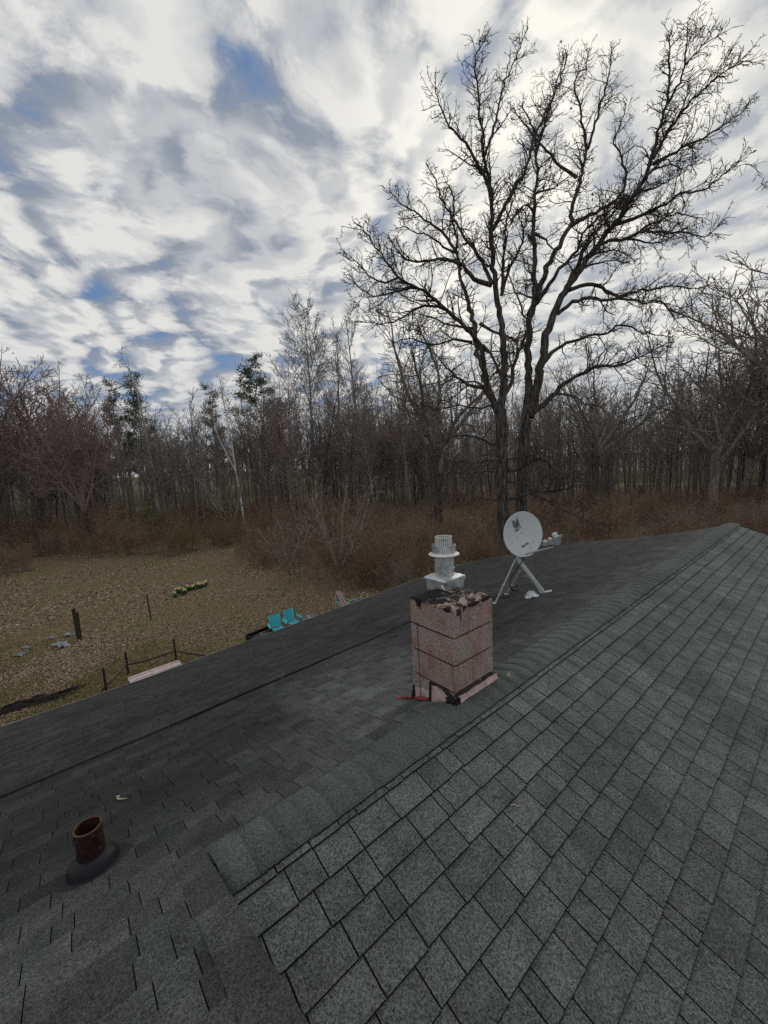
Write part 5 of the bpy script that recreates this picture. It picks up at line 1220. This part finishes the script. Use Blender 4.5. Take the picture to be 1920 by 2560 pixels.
# stack of pale boards by the wall
A_, B_ = gpt(322, 1703), gpt(452, 1657); dv = (B_ - A_); Lb = float(np.linalg.norm(dv[:2])); az_ = math.atan2(dv[1], dv[0]); mid = (A_ + B_) / 2; nv = np.array([-math.sin(az_), math.cos(az_), 0])
if nv @ (mid - CAM) < 0: nv = -nv
for k_ in range(4):
    pb = MB().box((0, 0, 0), (Lb * (1, .99, 1.01, .985)[k_], .125, .05)).build('board', M_LUMB, None, None, bevel=.004); pb.location = tuple(mid + nv * (.19 * k_ - .30) + np.array([0, 0, .10 + .012 * (k_ % 2)])); pb.rotation_euler = (0, 0, az_ + (.0, .004, -.004, .003)[k_])
    tag(pb, ('pale pinkish board nearest the eave, in the row of long boards', 'second pale board from the eave in the row of long boards', 'third pale board from the eave in the row of long boards', 'pale board farthest from the eave in the row of long boards')[k_], 'board', 'long pale boards on the grass')
# steel posts, rope, stakes
def post(base, top, name, label, r_, mat, cat='post', group=None, studs=True):
    P = gpt(*base); _, H = by_height(base, top); H = max(.5, H); q = atdepth(*top, float((P - CAM) @ FWD)); lean_ = np.array([q[0] - P[0], q[1] - P[1], 0]) * .6
    o = thing(name, label, cat, tuple(P), group); MB().tube([(0, 0, -.1), tuple(lean_ * .5 + [0, 0, H * .5]), tuple(lean_ + [0, 0, H])], r_, 6).build('shaft', mat, o)
    if studs: MB().box((0, 0, .12), (.13, .012, .16)).build('anchor_plate', mat, o)
    return P, lean_ + P + np.array([0, 0, H])
p1 = post((267, 1738), (258, 1668), 'fence_post', 'dark steel fence post nearest the left end of the eave', .045, M_POST, group='dark steel fence posts'); p2 = post((321, 1684), (313, 1630), 'fence_post', 'middle one of the three dark steel fence posts', .045, M_POST, group='dark steel fence posts')
p3 = post((440, 1646), (433, 1595), 'fence_post', 'dark steel fence post where the rope turns back to the house', .045, M_POST, group='dark steel fence posts')
def sag(a, b_, s): return [tuple(np.array(a) * (1 - t_) + np.array(b_) * t_ - np.array([0, 0, s * 4 * t_ * (1 - t_)])) for t_ in np.linspace(0, 1, 7)]
def at_h(pp, f): return pp[0] + (pp[1] - pp[0]) * f
rope('fence_rope', sag(gpt(245, 1745) + np.array([0, 0, .15]), at_h(p1, .38), .0), .034, M_ROPE, 'rope from the nearest fence post down to the grass', 'rope')
rope('fence_rope', sag(at_h(p1, .38), at_h(p2, .42), .03), .034, M_ROPE, 'rope between the nearest and the middle fence posts', 'rope')
rope('fence_rope', sag(at_h(p2, .42), at_h(p3, .42), .05), .034, M_ROPE, 'rope between the middle and the corner fence posts', 'rope')
rope('fence_rope', sag(at_h(p3, .42), gpt(545, 1650) + np.array([0, 0, .35]), .04), .034, M_ROPE, 'rope from the corner fence post towards the eave', 'rope')
post((378, 1549), (364, 1488), 'thin_stake', 'single thin dark stake in the middle of the clearing', .04, M_POST, studs=False)
post((197, 1598), (182, 1521), 'wooden_post', 'taller of the two rotting wooden posts at the left', .10, M_WOODP, group='rotting wooden posts', studs=False); post((201, 1594), (193, 1530), 'wooden_post', 'shorter of the two rotting wooden posts at the left', .075, M_WOODP, group='rotting wooden posts', studs=False)
for k_, (px_, py_, w_, l_, lab) in enumerate(((50, 1636, .55, .22, 'crumpled pale tarp scrap farthest left in the leaves'), (70, 1618, .6, .15, 'flat dark grey scrap above the leftmost tarp scrap'), (132, 1594, .45, .2, 'small upright white scrap left of the wooden posts'), (152, 1612, 1.2, .28, 'long torn grey tarp in front of the wooden posts'), (172, 1586, .6, .2, 'grey scrap just left of the wooden posts'))):
    P = gpt(px_, py_); rk = random.Random(k_); n_ = 7; V = []
    for i in range(n_):
        for j in range(n_): V.append(((i / 6 - .5) * w_ * rk.uniform(.7, 1.1), (j / 6 - .5) * l_ * 2 * rk.uniform(.6, 1.1), .03 + abs(rk.gauss(0, .07))))
    mb = MB(); mb.poly(V, [(i * n_ + j, i * n_ + j + 1, (i + 1) * n_ + j + 1, (i + 1) * n_ + j) for i in range(n_ - 1) for j in range(n_ - 1)]); o = mb.build('tarp_scrap', M_TARP, None, tuple(P)); o.rotation_euler = (0, 0, rk.uniform(.3, .9)); tag(o, lab, 'tarp')
for k_, (px_, py_, w_, lab) in enumerate(((28, 1770, .75, 'black soil heap nearest the left edge of the clearing'), (62, 1762, .95, 'long black soil heap next to the one at the left edge'), (80, 1803, .9, 'low black soil heap close to the eave at the left'), (150, 1738, 1.0, 'dark earth ridge behind the strip of grass at the left'))):
    P = gpt(px_, py_); mb = MB(); mb.lathe([(.001, .24), (.25, .2), (.45, .11), (.62, .02), (.68, -.08)], k=16); rk = random.Random(k_ + 40)
    for v in mb.bm.verts: v.co = Vector((v.co.x * w_ * 1.5, v.co.y * w_ * .6, v.co.z * (.6, .7, .3, .5)[k_])) + Vector((rk.gauss(0, .03), rk.gauss(0, .03), rk.gauss(0, .03)))
    o = mb.build('soil_heap', M_SOIL, None, tuple(P)); o.rotation_euler = (0, 0, math.atan2(B_[1] - A_[1], B_[0] - A_[0]) + .2); tag(o, lab, 'soil heap', 'black soil heaps along the grass')
# daffodils
rk = random.Random(8)
for k_ in range(15):
    t_ = k_ / 14; px_, py_ = 436 + 76 * t_ + rk.gauss(0, 1.5), 1482 - 21 * t_ + rk.gauss(0, 3); P = gpt(px_, py_)
    o = thing('daffodil_clump', 'clump of cream daffodils in the row on the clearing', 'daffodils', tuple(P), 'row of daffodils'); lv = []
    for _ in range(34):
        a_ = rk.uniform(0, 6.28); r0 = rk.uniform(0, .16); tl = rk.uniform(.03, .16); h_ = rk.uniform(.2, .40); x_, y_ = r0 * math.cos(a_), r0 * math.sin(a_)
        lv.append(([(x_, y_, 0), (x_ + tl * .3 * math.cos(a_), y_ + tl * .3 * math.sin(a_), h_ * .6), (x_ + tl * math.cos(a_), y_ + tl * math.sin(a_), h_)], [.018, .016, .004], 3))
    l_ = link('leaves', wood_mesh('leaves', lv), M_DAFL, o); tag(l_, kind='stuff')
    for _ in range(rk.randrange(3, 6)):
        a_ = rk.uniform(0, 6.28); r0 = rk.uniform(.02, .2); M_ = Matrix.Translation((r0 * math.cos(a_), r0 * math.sin(a_), rk.uniform(.34, .46))) @ Matrix.Rotation(rk.uniform(.6, 1.3), 4, 'Y')
        mb = MB(); mb.lathe([(.001, .0), (.025, .0), (.062, .008), (.058, .004), (.025, -.004), (.02, .035)], k=6, M=M_); mb.build('blossom', M_DAFF, o)
# fallen logs, saplings
def log(a, b_, r_, label, lift=.3):
    A, B2 = gpt(*a), gpt(*b_); A[2] += r_; B2[2] += r_ + lift; ob = MB().tube([tuple(A - A), tuple((B2 - A) * .5 + np.array([0, 0, .05])), tuple(B2 - A)], [r_, r_ * .85, r_ * .6], 8).build('fallen_log', M_LOG, None, tuple(A), smooth=True); tag(ob, label, 'log', 'fallen logs in the wood')
log((628, 1292), (715, 1277), .14, 'longer pale fallen log left of the slim dark trees'); log((684, 1298), (790, 1282), .17, 'thicker fallen log between the slim dark trees')
for k_, (b_, t_, lab) in enumerate((((519, 1585), (508, 1470), 'thin bare sapling in the clearing right of the daffodils'), ((258, 1664), (246, 1545), 'thin bare sapling left of the steel fence posts'), ((222, 1620), (214, 1560), 'small bare sapling just right of the wooden posts'), ((752, 1520), (748, 1450), 'thin bare sapling above the grey-green panels'))):
    G, H = by_height(b_, t_); protos['sapling'].place('sapling', lab, 'sapling', G, max(.5, H / 3.2), k_ * 1.3, (0, 0), None, wid=.8)
A_, B_ = gpt(662, 1474), gpt(700, 1440); B_[2] += .5; o = MB().tube([(0, 0, .05), tuple((B_ - A_) * .5 + np.array([0, 0, .1])), tuple(B_ - A_)], [.03, .025, .015], 6).build('stick', B_BROWN, None, tuple(A_)); tag(o, 'dark stick slanting up from the leaves into the thicket', 'stick')
